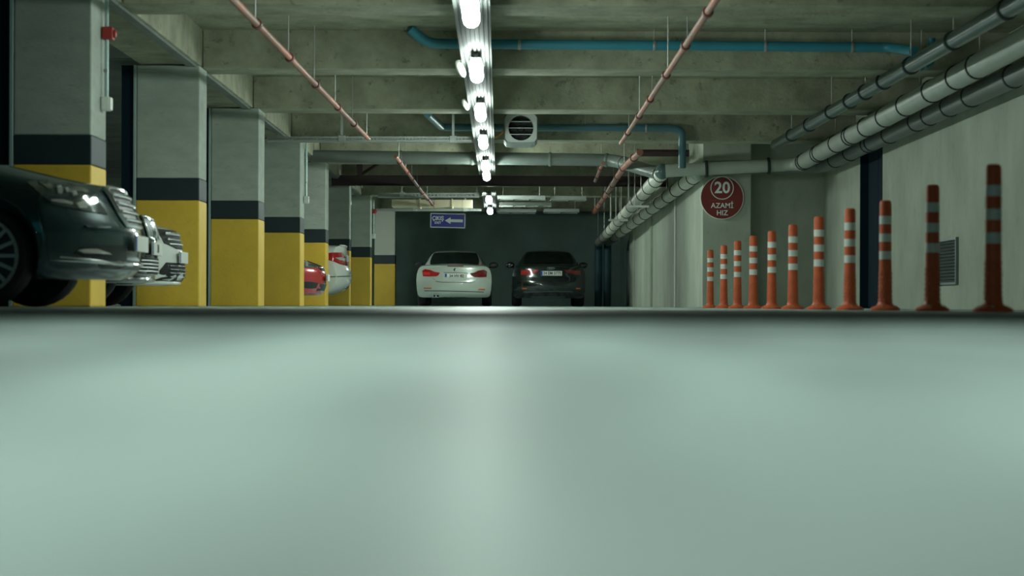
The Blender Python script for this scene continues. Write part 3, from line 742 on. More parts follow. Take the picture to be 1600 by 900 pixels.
# ------------------------------------------------------------------ cars
SEC = [(0, 0), (0.5, 0), (0.84, 0.0), (0.925, 0.025), (0.96, 0.08), (0.982, 0.22), (0.995, 0.40), (1.0, 0.55), (0.992, 0.70), (0.97, 0.82), (0.935, 0.905), (0.88, 0.96), (0.78, 0.985), (0.5, 1.0), (0.25, 1.006), (0, 1.008)]
class Car:
    def __init__(s, label, loc, rz, paint, prm, group):
        s.p = prm; s.paint = paint
        s.root = empty('parked_car', loc, rz); tag(s.root, label, 'car', group)
        s.M = Matrix.Translation(loc) @ Matrix.Rotation(rz, 4, 'Z'); s.Mi = s.M.inverted()
        s.body(); s.cabin(); s.wheels(); s.mirrors()
    def part(s, name, bm, m, parent=None, smooth=True): return mesh_from(name, bm, m, parent or s.root, smooth)
    def xf(s, z, y):
        t = abs(y) / (s.p['W'] / 2); a, q = s.p['cf']
        return smooth_tab(s.p['xf'], z, 0.02) - a * t ** q
    def xr(s, z, y):
        t = abs(y) / (s.p['W'] / 2); a, q = s.p['cr']
        return smooth_tab(s.p['xr'], z, 0.02) + a * t ** q
    def body(s):
        p = s.p; bm = bmesh.new(); hw = p['W'] / 2; Lh = p['L'] / 2
        ns = 40
        loop = [(a, b) for a, b in SEC] + [(-a, b) for a, b in SEC[-2:0:-1]]
        rings = []
        def ring(st, k=1.0):
            xn = -Lh + 2 * Lh * st
            zt = smooth_tab(p['top'], xn, 0.06); zb = p['zb']; zc = (zt + zb) / 2
            out = []
            for a, b in loop:
                z = zb + b * (zt - zb); y = a * hw
                y *= k; z = zc + (z - zc) * k
                x = s.xr(z, y) * (1 - st) + s.xf(z, y) * st
                out.append(bm.verts.new((x, y, z)))
            return out
        sts = [0.5 - 0.5 * math.cos(math.pi * i / ns) * (0.6 + 0.4 * abs(math.cos(math.pi * i / ns))) for i in range(ns + 1)]
        caps = [0.1, 0.3, 0.5, 0.68, 0.8, 0.88, 0.94, 0.975]
        for k in caps: rings.append(ring(0.0, k))
        for st in sts: rings.append(ring(st))
        for k in caps[::-1]: rings.append(ring(1.0, k))
        n = len(loop)
        for i in range(len(rings) - 1):
            for j in range(n): bm.faces.new((rings[i][j], rings[i][(j + 1) % n], rings[i + 1][(j + 1) % n], rings[i + 1][j]))
        bm.faces.new(rings[0]); bm.faces.new(rings[-1])
        bm.normal_update(); s.bvh_body = BVHTree.FromBMesh(bm)
        o = mesh_from('body', bm, s.paint, s.root, True)
        # wheel wells
        cut = bmesh.new(); R = p['R'] + 0.055
        for ax in (p['af'], p['ar']):
            for sd in (-1, 1):
                c2 = bmesh.new(); lathe(c2, [(R, -0.15), (R, 0.15)], 28, 'Y', (ax, sd * (hw - 0.11), p['R'] + 0.01))
                tmp = bpy.data.meshes.new('t'); bmesh.ops.recalc_face_normals(c2, faces=c2.faces[:]); c2.to_mesh(tmp); c2.free(); cut.from_mesh(tmp); bpy.data.meshes.remove(tmp)
        cm = bpy.data.meshes.new('c'); cut.to_mesh(cm); cut.free(); cm.materials.append(TRIMB)
        co = bpy.data.objects.new('c', cm); C.objects.link(co)
        o.parent = None
        md = o.modifiers.new('b', 'BOOLEAN'); md.operation = 'DIFFERENCE'; md.object = co; md.solver = 'EXACT'; md.material_mode = 'TRANSFER'
        dg = bpy.context.evaluated_depsgraph_get(); me = bpy.data.meshes.new_from_object(o.evaluated_get(dg))
        o.modifiers.clear(); old = o.data; o.data = me; bpy.data.meshes.remove(old); bpy.data.objects.remove(co); o.parent = s.root
        for pl in me.polygons: pl.use_smooth = True
        me.set_sharp_from_angle(angle=math.radians(40))
        s.bo = o
    def cpt(s, x, q, sd):
        c = s.p['cab']; xa, xb, xc, xd = c['x']
        zt = smooth_tab([(xd, c['zd']), (xc, c['zr'] - 0.045), ((xc + xb) / 2, c['zr']), (xb, c['zr'] - 0.045), (xa, c['za'])], x, 0.09)
        if x > xa - 0.02: zt = c['za']
        if x < xd + 0.02: zt = c['zd']
        belt = c['zd'] + (c['za'] - c['zd']) * (x - xd) / (xa - xd)
        fr = max(0.0, min(1.0, (zt - belt) / (c['zr'] - belt)))
        mid = (xa + xd) / 2; e = abs(x - mid) / ((xa - xd) / 2)
        wb = c['wb'] * (1 - c.get('tp', 0.16) * e ** 3)
        we = wb - (c['wb'] - c['wr']) * fr
        path = [(0.0, wb, belt - 0.06), (0.12, wb - (wb - we) * 0.02, belt), (0.45, we + (wb - we) * 0.10, zt - 0.07 * fr), (0.54, we * 0.965, zt - 0.025 * fr), (0.62, we * 0.88, zt - 0.008), (0.8, we * 0.5, zt + 0.006), (1.0, 0.0, zt + 0.014)]
        for (a, ya, za), (b, yb, zb_) in zip(path, path[1:]):
            if q <= b + 1e-9:
                t = (q - a) / (b - a); return Vector((x, sd * (ya + (yb - ya) * t), za + (zb_ - za) * t))
        return Vector((x, 0, zt))
    def cgrid(s, xs, qs, both, off, lift):
        bm = bmesh.new(); cols_ = []
        seq = [(q, 1) for q in qs] + ([(q, -1) for q in qs[::-1] if not (both and q == 1.0)] if both else [])
        for x in xs:
            cols_.append([bm.verts.new(s.cpt(x, q, sd) + Vector((0, sd * off, lift))) for q, sd in seq])
        for i in range(len(xs) - 1):
            for j in range(len(seq) - 1): bm.faces.new((cols_[i][j], cols_[i][j + 1], cols_[i + 1][j + 1], cols_[i + 1][j]))
        return bm
    def cabin(s):
        c = s.p['cab']; xa, xb, xc, xd = c['x']
        lin = lambda a, b, n: [a + (b - a) * k / n for k in range(n + 1)]
        xs = lin(xa, xd, 36); qs = [0, 0.06, 0.12, 0.28, 0.45, 0.54, 0.62, 0.72, 0.8, 0.9, 1.0]
        bm = s.cgrid(xs, qs, True, 0, 0); bm.normal_update(); s.bvh_cab = BVHTree.FromBMesh(bm)
        o = s.part('cabin_shell', bm, s.paint)
        bm = s.cgrid(lin(xa - 0.06, xb + 0.04, 8), [0.6, 0.7, 0.8, 0.9, 1.0], True, 0, 0.007); s.part('windshield', bm, GLASS)
        bm = s.cgrid(lin(xc - 0.04, xd + 0.06, 8), [0.585, 0.62, 0.7, 0.8, 0.9, 1.0], True, 0.002, 0.009); s.part('rear_window', bm, GLASS)
        xB = (xb + xc) / 2 + 0.05
        for sd in (1, -1):
            for a, b in ((xa - 0.42 * (xa - xb), xB + 0.04), (xB - 0.04, xd + 0.45 * (xc - xd))):
                bm = bmesh.new(); g = []
                for x in lin(a, b, 8):
                    g.append([bm.verts.new(s.cpt(x, q, sd) + Vector((0, sd * 0.006, 0))) for q in (0.15, 0.25, 0.35, 0.44)])
                for i in range(8):
                    for j in range(3): bm.faces.new((g[i][j], g[i][j + 1], g[i + 1][j + 1], g[i + 1][j]))
                s.part('side_window', bm, GLASS)
    def wheels(s):
        p = s.p; R = p['R']; hw = p['W'] / 2; rr = R * p.get('rim', 0.72)
        for ax in (p['af'], p['ar']):
            for sd in (1, -1):
                y0 = sd * (hw - 0.02); wd = 0.22
                t = empty('wheel', (ax, y0, R)); t.parent = s.root
                bm = bmesh.new(); d = -sd
                lathe(bm, [(rr, 0.0), (rr + 0.03, d * -0.008), (R - 0.03, d * -0.004), (R - 0.008, d * 0.02), (R, d * 0.06), (R, d * (wd - 0.05)), (R - 0.03, d * wd), (rr, d * wd)], 32, 'Y', closed=True)
                s.part('tyre', bm, TYRE, t)
                bm = bmesh.new(); lathe(bm, [(rr - 0.004, d * 0.075), (rr - 0.004, d * 0.09)], 28, 'Y'); rim = s.part('rim', bm, TRIMB, t)
                ns_ = p.get('spokes', 10)
                for k in range(ns_):
                    bm = bmesh.new(); box(bm, 0.03, rr - 0.004, d * 0.006, d * 0.03, -0.012, 0.012)
                    for v in bm.verts:
                        if abs(v.co.x) < 0.1: v.co.y += d * 0.02
                    bm.transform(Matrix.Rotation(2 * math.pi * k / ns_, 4, 'Y')); s.part('spoke', bm, ALLOY, rim, False)
                bm = bmesh.new(); lathe(bm, [(rr + 0.006, d * -0.006), (rr + 0.006, d * 0.07), (rr - 0.018, d * 0.07), (rr - 0.018, d * 0.0)], 28, 'Y', closed=True); s.part('rim_edge', bm, ALLOY, rim)
                bm = bmesh.new(); lathe(bm, [(0.05, d * 0.012), (0.05, d * 0.05)], 14, 'Y'); s.part('hub_cap', bm, ALLOY, rim)
    def mirrors(s):
        c = s.p['cab']; xa, xb = c['x'][0], c['x'][1]
        for sd in (1, -1):
            bm = bmesh.new(); bmesh.ops.create_uvsphere(bm, u_segments=12, v_segments=8, radius=1.0)
            for v in bm.verts:
                v.co = Vector((v.co.x * 0.07, v.co.y * 0.115, v.co.z * 0.078))
                if v.co.x < -0.02: v.co.x = -0.02 + (v.co.x + 0.02) * 0.3
            y = s.p['W'] / 2 + 0.04
            bm.transform(Matrix.Translation((xa - 0.45, sd * y, c['za'] + 0.07))); m = s.part('mirror', bm, s.p.get('mir', s.paint))
            tubeo('mirror_arm', [(xa - 0.45, sd * (y - 0.06), c['za'] + 0.02), (xa - 0.45, sd * (c['wb'] - 0.06), c['za'] - 0.03)], 0.022, TRIMB, m, 6)
    def cast(s, o, d):
        best = None
        for b in (s.bvh_body, s.bvh_cab):
            h = b.ray_cast(o, d)
            if h[0] is not None and (best is None or h[3] < best[3]): best = h
        return best
    def patch(s, name, poly, m, mode='px', off=0.006, depth=0.012, res=None, parent=None, mirror=False):
        """a panel that follows the body: its outline given in photo pixels, or as (y, z) seen from the front or rear, or (x, z) from a side"""
        bm = bmesh.new()
        f = bm.faces.new([bm.verts.new((a, b, 0)) for a, b in poly])
        ext = max(max(a for a, _ in poly) - min(a for a, _ in poly), max(b for _, b in poly) - min(b for _, b in poly))
        step = ext / (res or 7)
        bmesh.ops.triangulate(bm, faces=[f])
        for _ in range(5):
            es = [e for e in bm.edges if e.calc_length() > step]
            if not es: break
            bmesh.ops.subdivide_edges(bm, edges=es, cuts=1); bmesh.ops.triangulate(bm, faces=bm.faces[:])
        hits = {}
        for v in bm.verts:
            a, b = v.co.x, v.co.y
            if mode == 'px':
                o = s.Mi @ Vector((0, 0, CAMZ)); d = (s.Mi.to_3x3() @ ray(a, b)).normalized()
            elif mode == 'front': o = Vector((6, a, b)); d = Vector((-1, 0, 0))
            elif mode == 'rear': o = Vector((-6, a, b)); d = Vector((1, 0, 0))
            h = s.cast(o, d)
            if h is None:
                # just past the outline: slide to the nearest surface point
                if mode == 'px':
                    q = o + d * ((s.M.translation - Vector((0, 0, CAMZ))).length); best = None
                    for tt in range(-60, 61, 4):
                        qq = o + d * ((s.M.translation).length + tt * 0.05)
                        hh = s.bvh_body.find_nearest(qq)
                        if hh[0] is not None and (best is None or hh[3] < best[3]): best = hh
                    h = best
                else: h = s.bvh_body.find_nearest(Vector((s.p['L'] / 2 * (1 if mode == 'front' else -1), a, b)))
            n_ = h[1]
            if n_.dot(d) > 0: n_ = -n_
            hits[v] = (h[0].copy(), n_.copy())
        bound = [e for e in bm.edges if e.is_boundary]
        for v, (q, n_) in hits.items(): v.co = q + n_ * off
        r = bmesh.ops.extrude_edge_only(bm, edges=bound)
        orig = {}
        for v in list(hits): orig[tuple(round(k, 5) for k in v.co)] = hits[v]
        for g in r['geom']:
            if isinstance(g, bmesh.types.BMVert):
                q, n_ = orig[tuple(round(k, 5) for k in g.co)]; g.co = q - n_ * depth
        objs = []
        if mirror:
            b2 = bm.copy()
            for v in b2.verts: v.co.y *= -1
            objs.append(mesh_from(name, b2, m, parent or s.root, True))
        o = mesh_from(name, bm, m, parent or s.root, True)
        return o
    def plate(s, end, z, y=0.0, text=None, hgt=0.11, wd=0.52, out=0.02, blue=True):
        sg = 1 if end == 'front' else -1
        x = (s.xf(z, 0) if sg > 0 else s.xr(z, 0)) + sg * out
        o = boxo('number_plate', min(x, x - sg * 0.012), max(x, x - sg * 0.012), y - wd / 2, y + wd / 2, z - hgt / 2, z + hgt / 2, PLATE, s.root, 0.003)
        yb = y + (-wd / 2 if sg > 0 else wd / 2)
        xs = sorted((x, x + sg * 0.002)); ys = sorted((yb, yb + (0.045 if sg > 0 else -0.045)))
        boxo('plate_badge', xs[0], xs[1], ys[0], ys[1], z - hgt / 2 + 0.004, z + hgt / 2 - 0.004, PLATEB, o)
        if text:
            if sg < 0: mt = Matrix.Translation((x - 0.002, y - 0.02, z)) @ Matrix(((0, 0, -1, 0), (-1, 0, 0, 0), (0, 1, 0, 0), (0, 0, 0, 1)))
            else: mt = Matrix.Translation((x + 0.002, y + 0.02, z)) @ Matrix(((0, 0, 1, 0), (1, 0, 0, 0), (0, 1, 0, 0), (0, 0, 0, 1)))
            textmesh('lettering', text, 0.098, INK, o, mt, 0.001, 0.0025, sx=0.93)
        return o
    def strip_front(s, name, pts, r, m, parent=None, off=0.01, mode='front'):
        """a moulding bent along the nose or tail: pts are (y, z)"""
        path = []
        for (ya, za), (yb, zb_) in zip(pts, pts[1:]):
            for k in range(6):
                t = k / 6; path.append((ya + (yb - ya) * t, za + (zb_ - za) * t))
        path.append(pts[-1]); P3 = []
        for a, b in path:
            if mode == 'front': P3.append(Vector((s.xf(b, a) + off, a, b)))
            else: P3.append(Vector((s.xr(b, a) - off, a, b)))
        return tubeo(name, P3, r, m, parent or s.root, 8)

LEFTG = 'cars parked nose or tail out between the left columns'
# --- dark teal saloon, nearest on the left
merc = Car('dark teal saloon with chrome slatted grille, nose out, nearest on the left', (-5.09, 15.0, 0), 0.0, PT_TEAL, dict(
    L=5.08, W=1.87, zb=0.19, R=0.34, af=1.655, ar=-1.42, cf=(0.46, 3.0), cr=(0.3, 3.2), rim=0.75, spokes=16,
    xf=[(0.17, 2.36), (0.21, 2.46), (0.27, 2.53), (0.41, 2.54), (0.52, 2.538), (0.59, 2.51), (0.70, 2.47), (0.79, 2.43), (0.84, 2.385), (0.92, 2.25)],
    xr=[(0.2, -2.36), (0.35, -2.5), (0.6, -2.54), (0.8, -2.47), (1.0, -2.4)],
    top=[(-2.54, 0.98), (-2.0, 1.03), (0.8, 1.05), (1.2, 1.065), (1.69, 1.02), (1.89, 0.985), (2.17, 0.925), (2.38, 0.868), (2.54, 0.83)],
    cab=dict(x=(1.15, 0.25, -1.0, -1.95), za=1.03, zd=1.02, zr=1.47, wb=0.83, wr=0.58)), LEFTG)
hl = merc.patch('headlamp', [(42, 286), (58, 283), (78, 283), (100, 285), (122, 290), (140, 300), (150, 311), (160, 324), (168, 336), (140, 331), (110, 325), (80, 318), (62, 303)], LENS, mirror=True, off=0.008, res=12)
merc.patch('lamp_bulb', [(88, 292), (94, 291), (97, 298), (95, 304), (89, 303)], LENSW, parent=hl, off=0.016)
merc.patch('lamp_bulb', [(100, 295), (104, 294), (106, 299), (103, 302)], LENSW, parent=hl, off=0.016)
merc.patch('lamp_bulb', [(110, 300), (117, 299), (119, 305), (113, 307)], LENSW, parent=hl, off=0.016)
merc.patch('lamp_bulb', [(117, 318), (128, 315), (136, 321), (134, 326), (122, 326)], LENSW, parent=hl, off=0.016)
merc.patch('lamp_strip', [(78, 312), (96, 312), (112, 317), (112, 320), (94, 317), (80, 315)], LENSW, parent=hl, off=0.014)
merc.patch('lamp_bezel', [(60, 286), (70, 284), (82, 292), (80, 298), (70, 293)], CHROME, parent=hl, off=0.014)
gr = merc.patch('grille', [(-0.40, 0.805), (0.40, 0.805), (0.36, 0.66), (0.28, 0.575), (-0.28, 0.575), (-0.36, 0.66)], TRIMB, mode='front', off=0.012, res=10)
for z in (0.61, 0.665, 0.72, 0.775):
    wz = 0.30 + (z - 0.6) * 0.38
    merc.strip_front('slat', [(-wz, z), (wz, z)], 0.013, CHROME, gr, 0.024)
merc.strip_front('frame', [(-0.41, 0.81), (-0.36, 0.66), (-0.28, 0.57), (0.28, 0.57), (0.36, 0.66), (0.41, 0.81), (0.3, 0.825), (-0.3, 0.825), (-0.41, 0.81)], 0.017, CHROME, gr, 0.014)
merc.plate('front', 0.445, out=0.04)
it = merc.patch('lower_intake', [(-0.62, 0.42), (-0.30, 0.43), (-0.29, 0.325), (0.29, 0.325), (0.30, 0.43), (0.62, 0.42), (0.68, 0.33), (0.6, 0.265), (-0.6, 0.265), (-0.68, 0.33)], TRIMB, mode='front', off=0.006, res=14)
merc.strip_front('chrome_strip', [(-0.87, 0.335), (-0.5, 0.30), (0.5, 0.30), (0.87, 0.335)], 0.009, CHROME, it, 0.012)
merc.patch('side_intake', [(116, 396), (125, 386), (150, 382), (172, 388), (174, 397), (160, 402), (130, 402)], TRIMB, off=0.006, mirror=True)
merc.patch('running_light', [(119, 391), (130, 389), (150, 389), (168, 395), (172, 398), (150, 396), (128, 395)], LENSW, off=0.018, mirror=True)
merc.patch('bumper_strip', [(75, 406), (110, 407), (140, 408), (175, 410), (206, 412), (206, 415), (170, 413), (140, 411), (110, 409)], CHROME, off=0.012, mirror=True)
merc.patch('bumper_crease', [(132, 352), (150, 355), (172, 354), (172, 357), (150, 358), (134, 355)], PT_TEAL, off=0.012, mirror=True)
def arch_lip(car, m):
    p = car.p; R = p['R'] + 0.06
    for sd in (1, -1):
        pts = []
        for k in range(15):
            a = math.pi * (-0.02 + 1.04 * k / 14)
            x, z = p['af'] + R * math.cos(a), p['R'] + 0.01 + R * math.sin(a)
            h = car.bvh_body.ray_cast(Vector((x, sd * 3, z)), Vector((0, -sd, 0)))
            if h[0] is not None: pts.append(h[0] + Vector((0, sd * 0.002, 0)))
        if len(pts) > 4: tubeo('arch_lip', pts, 0.010, m, car.root, 6)
arch_lip(merc, PT_TEAL)

# --- black saloon behind the nearest column
bmw = Car('black saloon nose with twin kidney grille and plate, behind the nearest column', (-5.28, 18.45, 0), 0.0, PT_BLACK, dict(
    L=4.6, W=1.80, zb=0.2, R=0.325, af=1.52, ar=-1.28, cf=(0.42, 2.8), cr=(0.3, 3.2),
    xf=[(0.18, 2.12), (0.22, 2.24), (0.28, 2.30), (0.45, 2.30), (0.55, 2.29), (0.65, 2.28), (0.745, 2.25), (0.80, 2.19), (0.87, 2.05)],
    xr=[(0.2, -2.1), (0.35, -2.26), (0.6, -2.3), (0.8, -2.25), (1.0, -2.2)],
    top=[(-2.3, 1.0), (-1.6, 1.02), (0.9, 1.01), (1.2, 1.0), (1.7, 0.95), (2.05, 0.875), (2.2, 0.815), (2.3, 0.765)],
    cab=dict(x=(1.05, 0.25, -0.9, -1.75), za=1.0, zd=1.0, zr=1.42, wb=0.80, wr=0.56)), LEFTG)
for sd in (-1, 1):
    g = bmw.patch('kidney_grille', [(sd * 0.03, 0.75), (sd * 0.06, 0.775), (sd * 0.26, 0.77), (sd * 0.29, 0.73), (sd * 0.24, 0.60), (sd * 0.08, 0.585), (sd * 0.03, 0.62)], DARKIN, mode='front', off=0.01, res=8)
    bmw.strip_front('frame', [(sd * 0.03, 0.75), (sd * 0.06, 0.78), (sd * 0.26, 0.775), (sd * 0.295, 0.73), (sd * 0.24, 0.595), (sd * 0.08, 0.58), (sd * 0.03, 0.62), (sd * 0.03, 0.75)], 0.012, CHROME, g, 0.014)
    for k in range(5):
        yk = sd * (0.075 + 0.04 * k); bmw.strip_front('slat', [(yk, 0.61), (yk, 0.755)], 0.005, ALLOY, g, 0.012)
    h_ = bmw.patch('headlamp', [(sd * 0.34, 0.72), (sd * 0.55, 0.745), (sd * 0.80, 0.77), (sd * 0.84, 0.70), (sd * 0.6, 0.625), (sd * 0.38, 0.63)], LENS, mode='front', off=0.008)
    bmw.patch('lamp_bulb', [(sd * 0.5, 0.70), (sd * 0.56, 0.71), (sd * 0.57, 0.66), (sd * 0.51, 0.65)], LENSW, mode='front', off=0.014, parent=h_)
bmw.plate('front', 0.50, text='34', out=0.03)
it = bmw.patch('lower_intake', [(-0.5, 0.42), (0.5, 0.42), (0.58, 0.285), (-0.58, 0.285)], DARKIN, mode='front', off=0.006, res=8)
for z in (0.305, 0.335, 0.365, 0.395): bmw.strip_front('slat', [(-0.52, z), (0.52, z)], 0.006, ALLOY, it, 0.008)
bmw.strip_front('lip', [(-0.8, 0.235), (-0.4, 0.235), (0.4, 0.235), (0.8, 0.235)], 0.02, PT_BLACK, None, 0.004)

# --- white hatchback, nose in front of the second column
toy = Car('white car nose with dark grille, in front of the second column', (-5.33, 20.75, 0), 0.0, PT_WHITE, dict(
    L=4.5, W=1.76, zb=0.2, R=0.32, af=1.34, ar=-1.3, cf=(0.46, 2.6), cr=(0.3, 3.2),
    xf=[(0.18, 2.02), (0.21, 2.16), (0.26, 2.25), (0.4, 2.25), (0.5, 2.24), (0.6, 2.215), (0.7, 2.19), (0.76, 2.13), (0.82, 2.02)],
    xr=[(0.2, -2.05), (0.35, -2.2), (0.6, -2.25), (0.8, -2.2), (1.0, -2.15)],
    top=[(-2.25, 1.02), (-1.6, 1.03), (0.8, 1.0), (1.2, 0.98), (1.7, 0.925), (2.05, 0.84), (2.15, 0.795), (2.25, 0.735)],
    cab=dict(x=(1.15, 0.25, -1.1, -1.9), za=0.98, zd=1.0, zr=1.47, wb=0.78, wr=0.56)), LEFTG)
g = toy.patch('grille', [(-0.50, 0.735), (0.50, 0.735), (0.44, 0.60), (0.2, 0.555), (-0.2, 0.555), (-0.44, 0.60)], DARKIN, mode='front', off=0.008, res=10)
for z, m_, r_ in ((0.70, CHROME, 0.018), (0.645, CHROME, 0.010), (0.60, ALLOY, 0.008)):
    wz = 0.42 - (0.72 - z) * 0.4; toy.strip_front('slat', [(-wz, z), (wz, z)], r_, m_, g, 0.012)
for sd in (-1, 1):
    h_ = toy.patch('headlamp', [(sd * 0.52, 0.72), (sd * 0.7, 0.745), (sd * 0.83, 0.75), (sd * 0.84, 0.70), (sd * 0.66, 0.64), (sd * 0.5, 0.63)], LENS, mode='front', off=0.008)
    toy.patch('lamp_bulb', [(sd * 0.58, 0.70), (sd * 0.64, 0.71), (sd * 0.64, 0.66), (sd * 0.58, 0.66)], LENSW, mode='front', off=0.014, parent=h_)
toy.plate('front', 0.475, out=0.022)
it = toy.patch('lower_intake', [(-0.46, 0.42), (0.46, 0.42), (0.66, 0.25), (-0.66, 0.25)], DARKIN, mode='front', off=0.006, res=8)
for z in (0.285, 0.32, 0.355, 0.39): toy.strip_front('slat', [(-0.42, z), (0.42, z)], 0.004, PVC_D, it, 0.012)
toy.strip_front('lip', [(-0.7, 0.228), (0.0, 0.228), (0.7, 0.228)], 0.018, PT_WHITE, None, 0.006)

# --- red hatchback
red = Car('red hatchback nose peeking out between two far columns', (-4.97, 34.75, 0), 0.0, PT_RED, dict(
    L=4.3, W=1.74, zb=0.17, R=0.31, af=1.3, ar=-1.25, cf=(0.40, 2.4), cr=(0.3, 3.2),
    xf=[(0.15, 1.98), (0.2, 2.1), (0.35, 2.15), (0.5, 2.15), (0.58, 2.12), (0.66, 2.06), (0.74, 1.97)],
    xr=[(0.2, -2.0), (0.35, -2.1), (0.6, -2.15), (0.8, -2.1), (1.0, -2.05)],
    top=[(-2.15, 1.0), (-1.6, 1.0), (0.9, 0.98), (1.2, 0.95), (1.5, 0.90), (1.85, 0.80), (2.0, 0.73), (2.15, 0.64)],
    cab=dict(x=(1.1, 0.2, -1.1, -1.85), za=0.95, zd=0.99, zr=1.44, wb=0.77, wr=0.55)), LEFTG)
red.patch('headlamp', [(470, 408), (484, 408), (497, 413), (499, 417), (486, 419), (470, 418)], LENS, mirror=True, res=8)
red.patch('lamp_bulb', [(477, 409), (481, 409), (481, 416), (477, 416)], LENSW, off=0.012)
red.patch('fog_intake', [(474, 440), (485, 440), (497, 442), (494, 450), (484, 451), (474, 449)], TRIMB, mirror=True, res=8)
g = red.patch('grille', [(-0.35, 0.66), (0.35, 0.66), (0.3, 0.58), (-0.3, 0.58)], TRIMB, mode='front', off=0.012)
red.strip_front('slat', [(-0.32, 0.625), (0.32, 0.625)], 0.012, CHROME, g, 0.016)
red.plate('front', 0.46, out=0.04)
red.patch('lower_intake', [(-0.4, 0.36), (0.4, 0.36), (0.45, 0.25), (-0.45, 0.25)], TRIMB, mode='front')

# --- white saloon, tail out
wsal = Car('white saloon tail with red lamp cluster, beside the far columns', (-4.99, 38.85, 0), math.pi, PT_WHITE, dict(
    L=4.58, W=1.77, zb=0.2, R=0.32, af=1.45, ar=-1.31, cf=(0.42, 2.8), cr=(0.20, 3.5),
    xf=[(0.2, 2.1), (0.35, 2.27), (0.6, 2.27), (0.75, 2.2), (0.85, 2.1)],
    xr=[(0.18, -1.86), (0.25, -2.10), (0.33, -2.21), (0.45, -2.285), (0.60, -2.29), (0.68, -2.255), (0.72, -2.235), (1.0, -2.20), (1.07, -2.19)],
    top=[(-2.29, 1.085), (-2.1, 1.09), (-1.6, 1.11), (0.9, 1.0), (1.3, 0.97), (1.7, 0.92), (2.29, 0.8)],
    cab=dict(x=(1.05, 0.25, -0.95, -1.7), za=1.0, zd=1.08, zr=1.44, wb=0.78, wr=0.56)), LEFTG)
tl = wsal.patch('tail_lamp', [(508, 396), (520, 394.5), (535, 394.5), (541, 405), (543, 416), (531, 413), (522, 409), (508, 405)], TAILR, res=10, mirror=True)
wsal.patch('reverse_lamp', [(523, 402.5), (532, 402), (540, 404.5), (540, 407.5), (531, 407)], LENSW, off=0.012, parent=tl)
wsal.patch('bumper_seam', [(506, 432.4), (530, 431.4), (553, 430.7), (553, 431.9), (530, 432.6), (506, 433.6)], TRIMB, off=0.007, res=14)
wsal.patch('rear_diffuser', [(538, 450), (546, 446), (548, 449), (541, 453)], TRIMB, off=0.008)
wsal.plate('rear', 0.86, out=0.02)
wsal.strip_front('spoiler', [(-0.6, 1.085), (0, 1.09), (0.6, 1.085)], 0.018, PT_WHITE, None, 0.0, mode='rear')

# --- the two cars at the back, tails to the camera
BACKG = 'cars parked tail out before the back wall'
def rear_car(label, x, Yt, paint, prm): 
    pos = P(x, 460, Yt); return Car(label, (pos.x, Yt + prm['L'] / 2, 0), math.pi / 2, paint, prm, BACKG)
bw = rear_car('pearl white coupe parked tail out before the back wall', 709, 51.6, PT_SILVER, dict(
    L=4.64, W=1.83, zb=0.21, R=0.33, af=1.5, ar=-1.31, cf=(0.42, 2.8), cr=(0.22, 3.6), mir=TRIMB,
    xf=[(0.2, 2.15), (0.35, 2.32), (0.6, 2.3), (0.75, 2.2), (0.85, 2.1)],
    xr=[(0.19, -2.12), (0.26, -2.24), (0.34, -2.29), (0.45, -2.32), (0.60, -2.32), (0.67, -2.28), (0.75, -2.25), (0.95, -2.22), (1.0, -2.17), (1.05, -2.05)],
    top=[(-2.32, 0.98), (-2.15, 1.01), (-1.7, 1.03), (0.9, 1.0), (1.3, 0.96), (1.8, 0.9), (2.32, 0.78)],
    cab=dict(x=(1.0, 0.15, -0.75, -1.72), za=0.98, zd=1.0, zr=1.385, wb=0.80, wr=0.54, tp=0.2)))
def mk(c, name, poly, m, **k): return c.patch(name, poly, m, **k)
tl = mk(bw, 'tail_lamp', [(660, 423), (664, 420.5), (673, 422), (680, 425), (687.5, 426), (685, 430.5), (681, 432), (672, 432), (661, 431.5)], TAILR, res=9)
mk(bw, 'lamp_band', [(661.5, 425), (672, 425), (672, 430), (662, 430)], mat('bright_red_lens', (0.72, 0.05, 0.05), 0.15, var=0.05, coat=1.0), off=0.012, parent=tl)
mk(bw, 'tail_lamp', [(761, 424), (756, 421.5), (747, 423), (741, 426), (734, 427), (737, 431), (741, 433), (750, 433.5), (760, 433)], TAILD, res=9)
mk(bw, 'plate_recess', [(690, 426.5), (731.5, 427), (728, 439), (694, 438.5)], mat('plate_recess_white', (0.5, 0.55, 0.49), 0.35, var=0.03), off=0.003)
pl = bw.plate('rear', P(712, 431.3, 51.6).z, y=-0.045, text='34 HV 82', hgt=0.115, out=0.012)
mk(bw, 'trunk_seam', [(675, 433.5), (682, 439.3), (690, 440.6), (735, 441), (742, 439.5), (748, 434), (742, 440.2), (735, 441.8), (690, 441.4), (681.5, 440)], TRIMB, off=0.003, res=14)
mk(bw, 'recess_shadow_gap', [(693, 425.6), (731, 426), (731, 426.7), (693, 426.3)], TRIMB, off=0.004)
mk(bw, 'high_brake_lamp', [(699, 415.4), (724, 415.4), (724, 416.6), (699, 416.6)], TAILD, off=0.006)
mk(bw, 'reflector', [(662, 449.4), (674, 449.4), (674.5, 451), (662.5, 451)], AMBER, off=0.008)
mk(bw, 'reflector', [(746, 452.8), (749, 451.2), (758, 451.2), (757, 453.3)], AMBER, off=0.008)
mk(bw, 'bumper_groove', [(663, 453.8), (700, 454.2), (756, 455.8), (756, 456.8), (700, 455.3), (663, 454.8)], TRIMB, off=0.003, res=14)
mk(bw, 'diffuser', [(690, 464), (731, 464), (733, 466.6), (688, 466.6)], PVC_M, off=0.004)
bd = mk(bw, 'round_badge', [(711 + 2.3 * math.cos(a), 421.5 + 2.3 * math.sin(a)) for a in [k * math.pi / 6 for k in range(12)]], TRIMB, off=0.008)
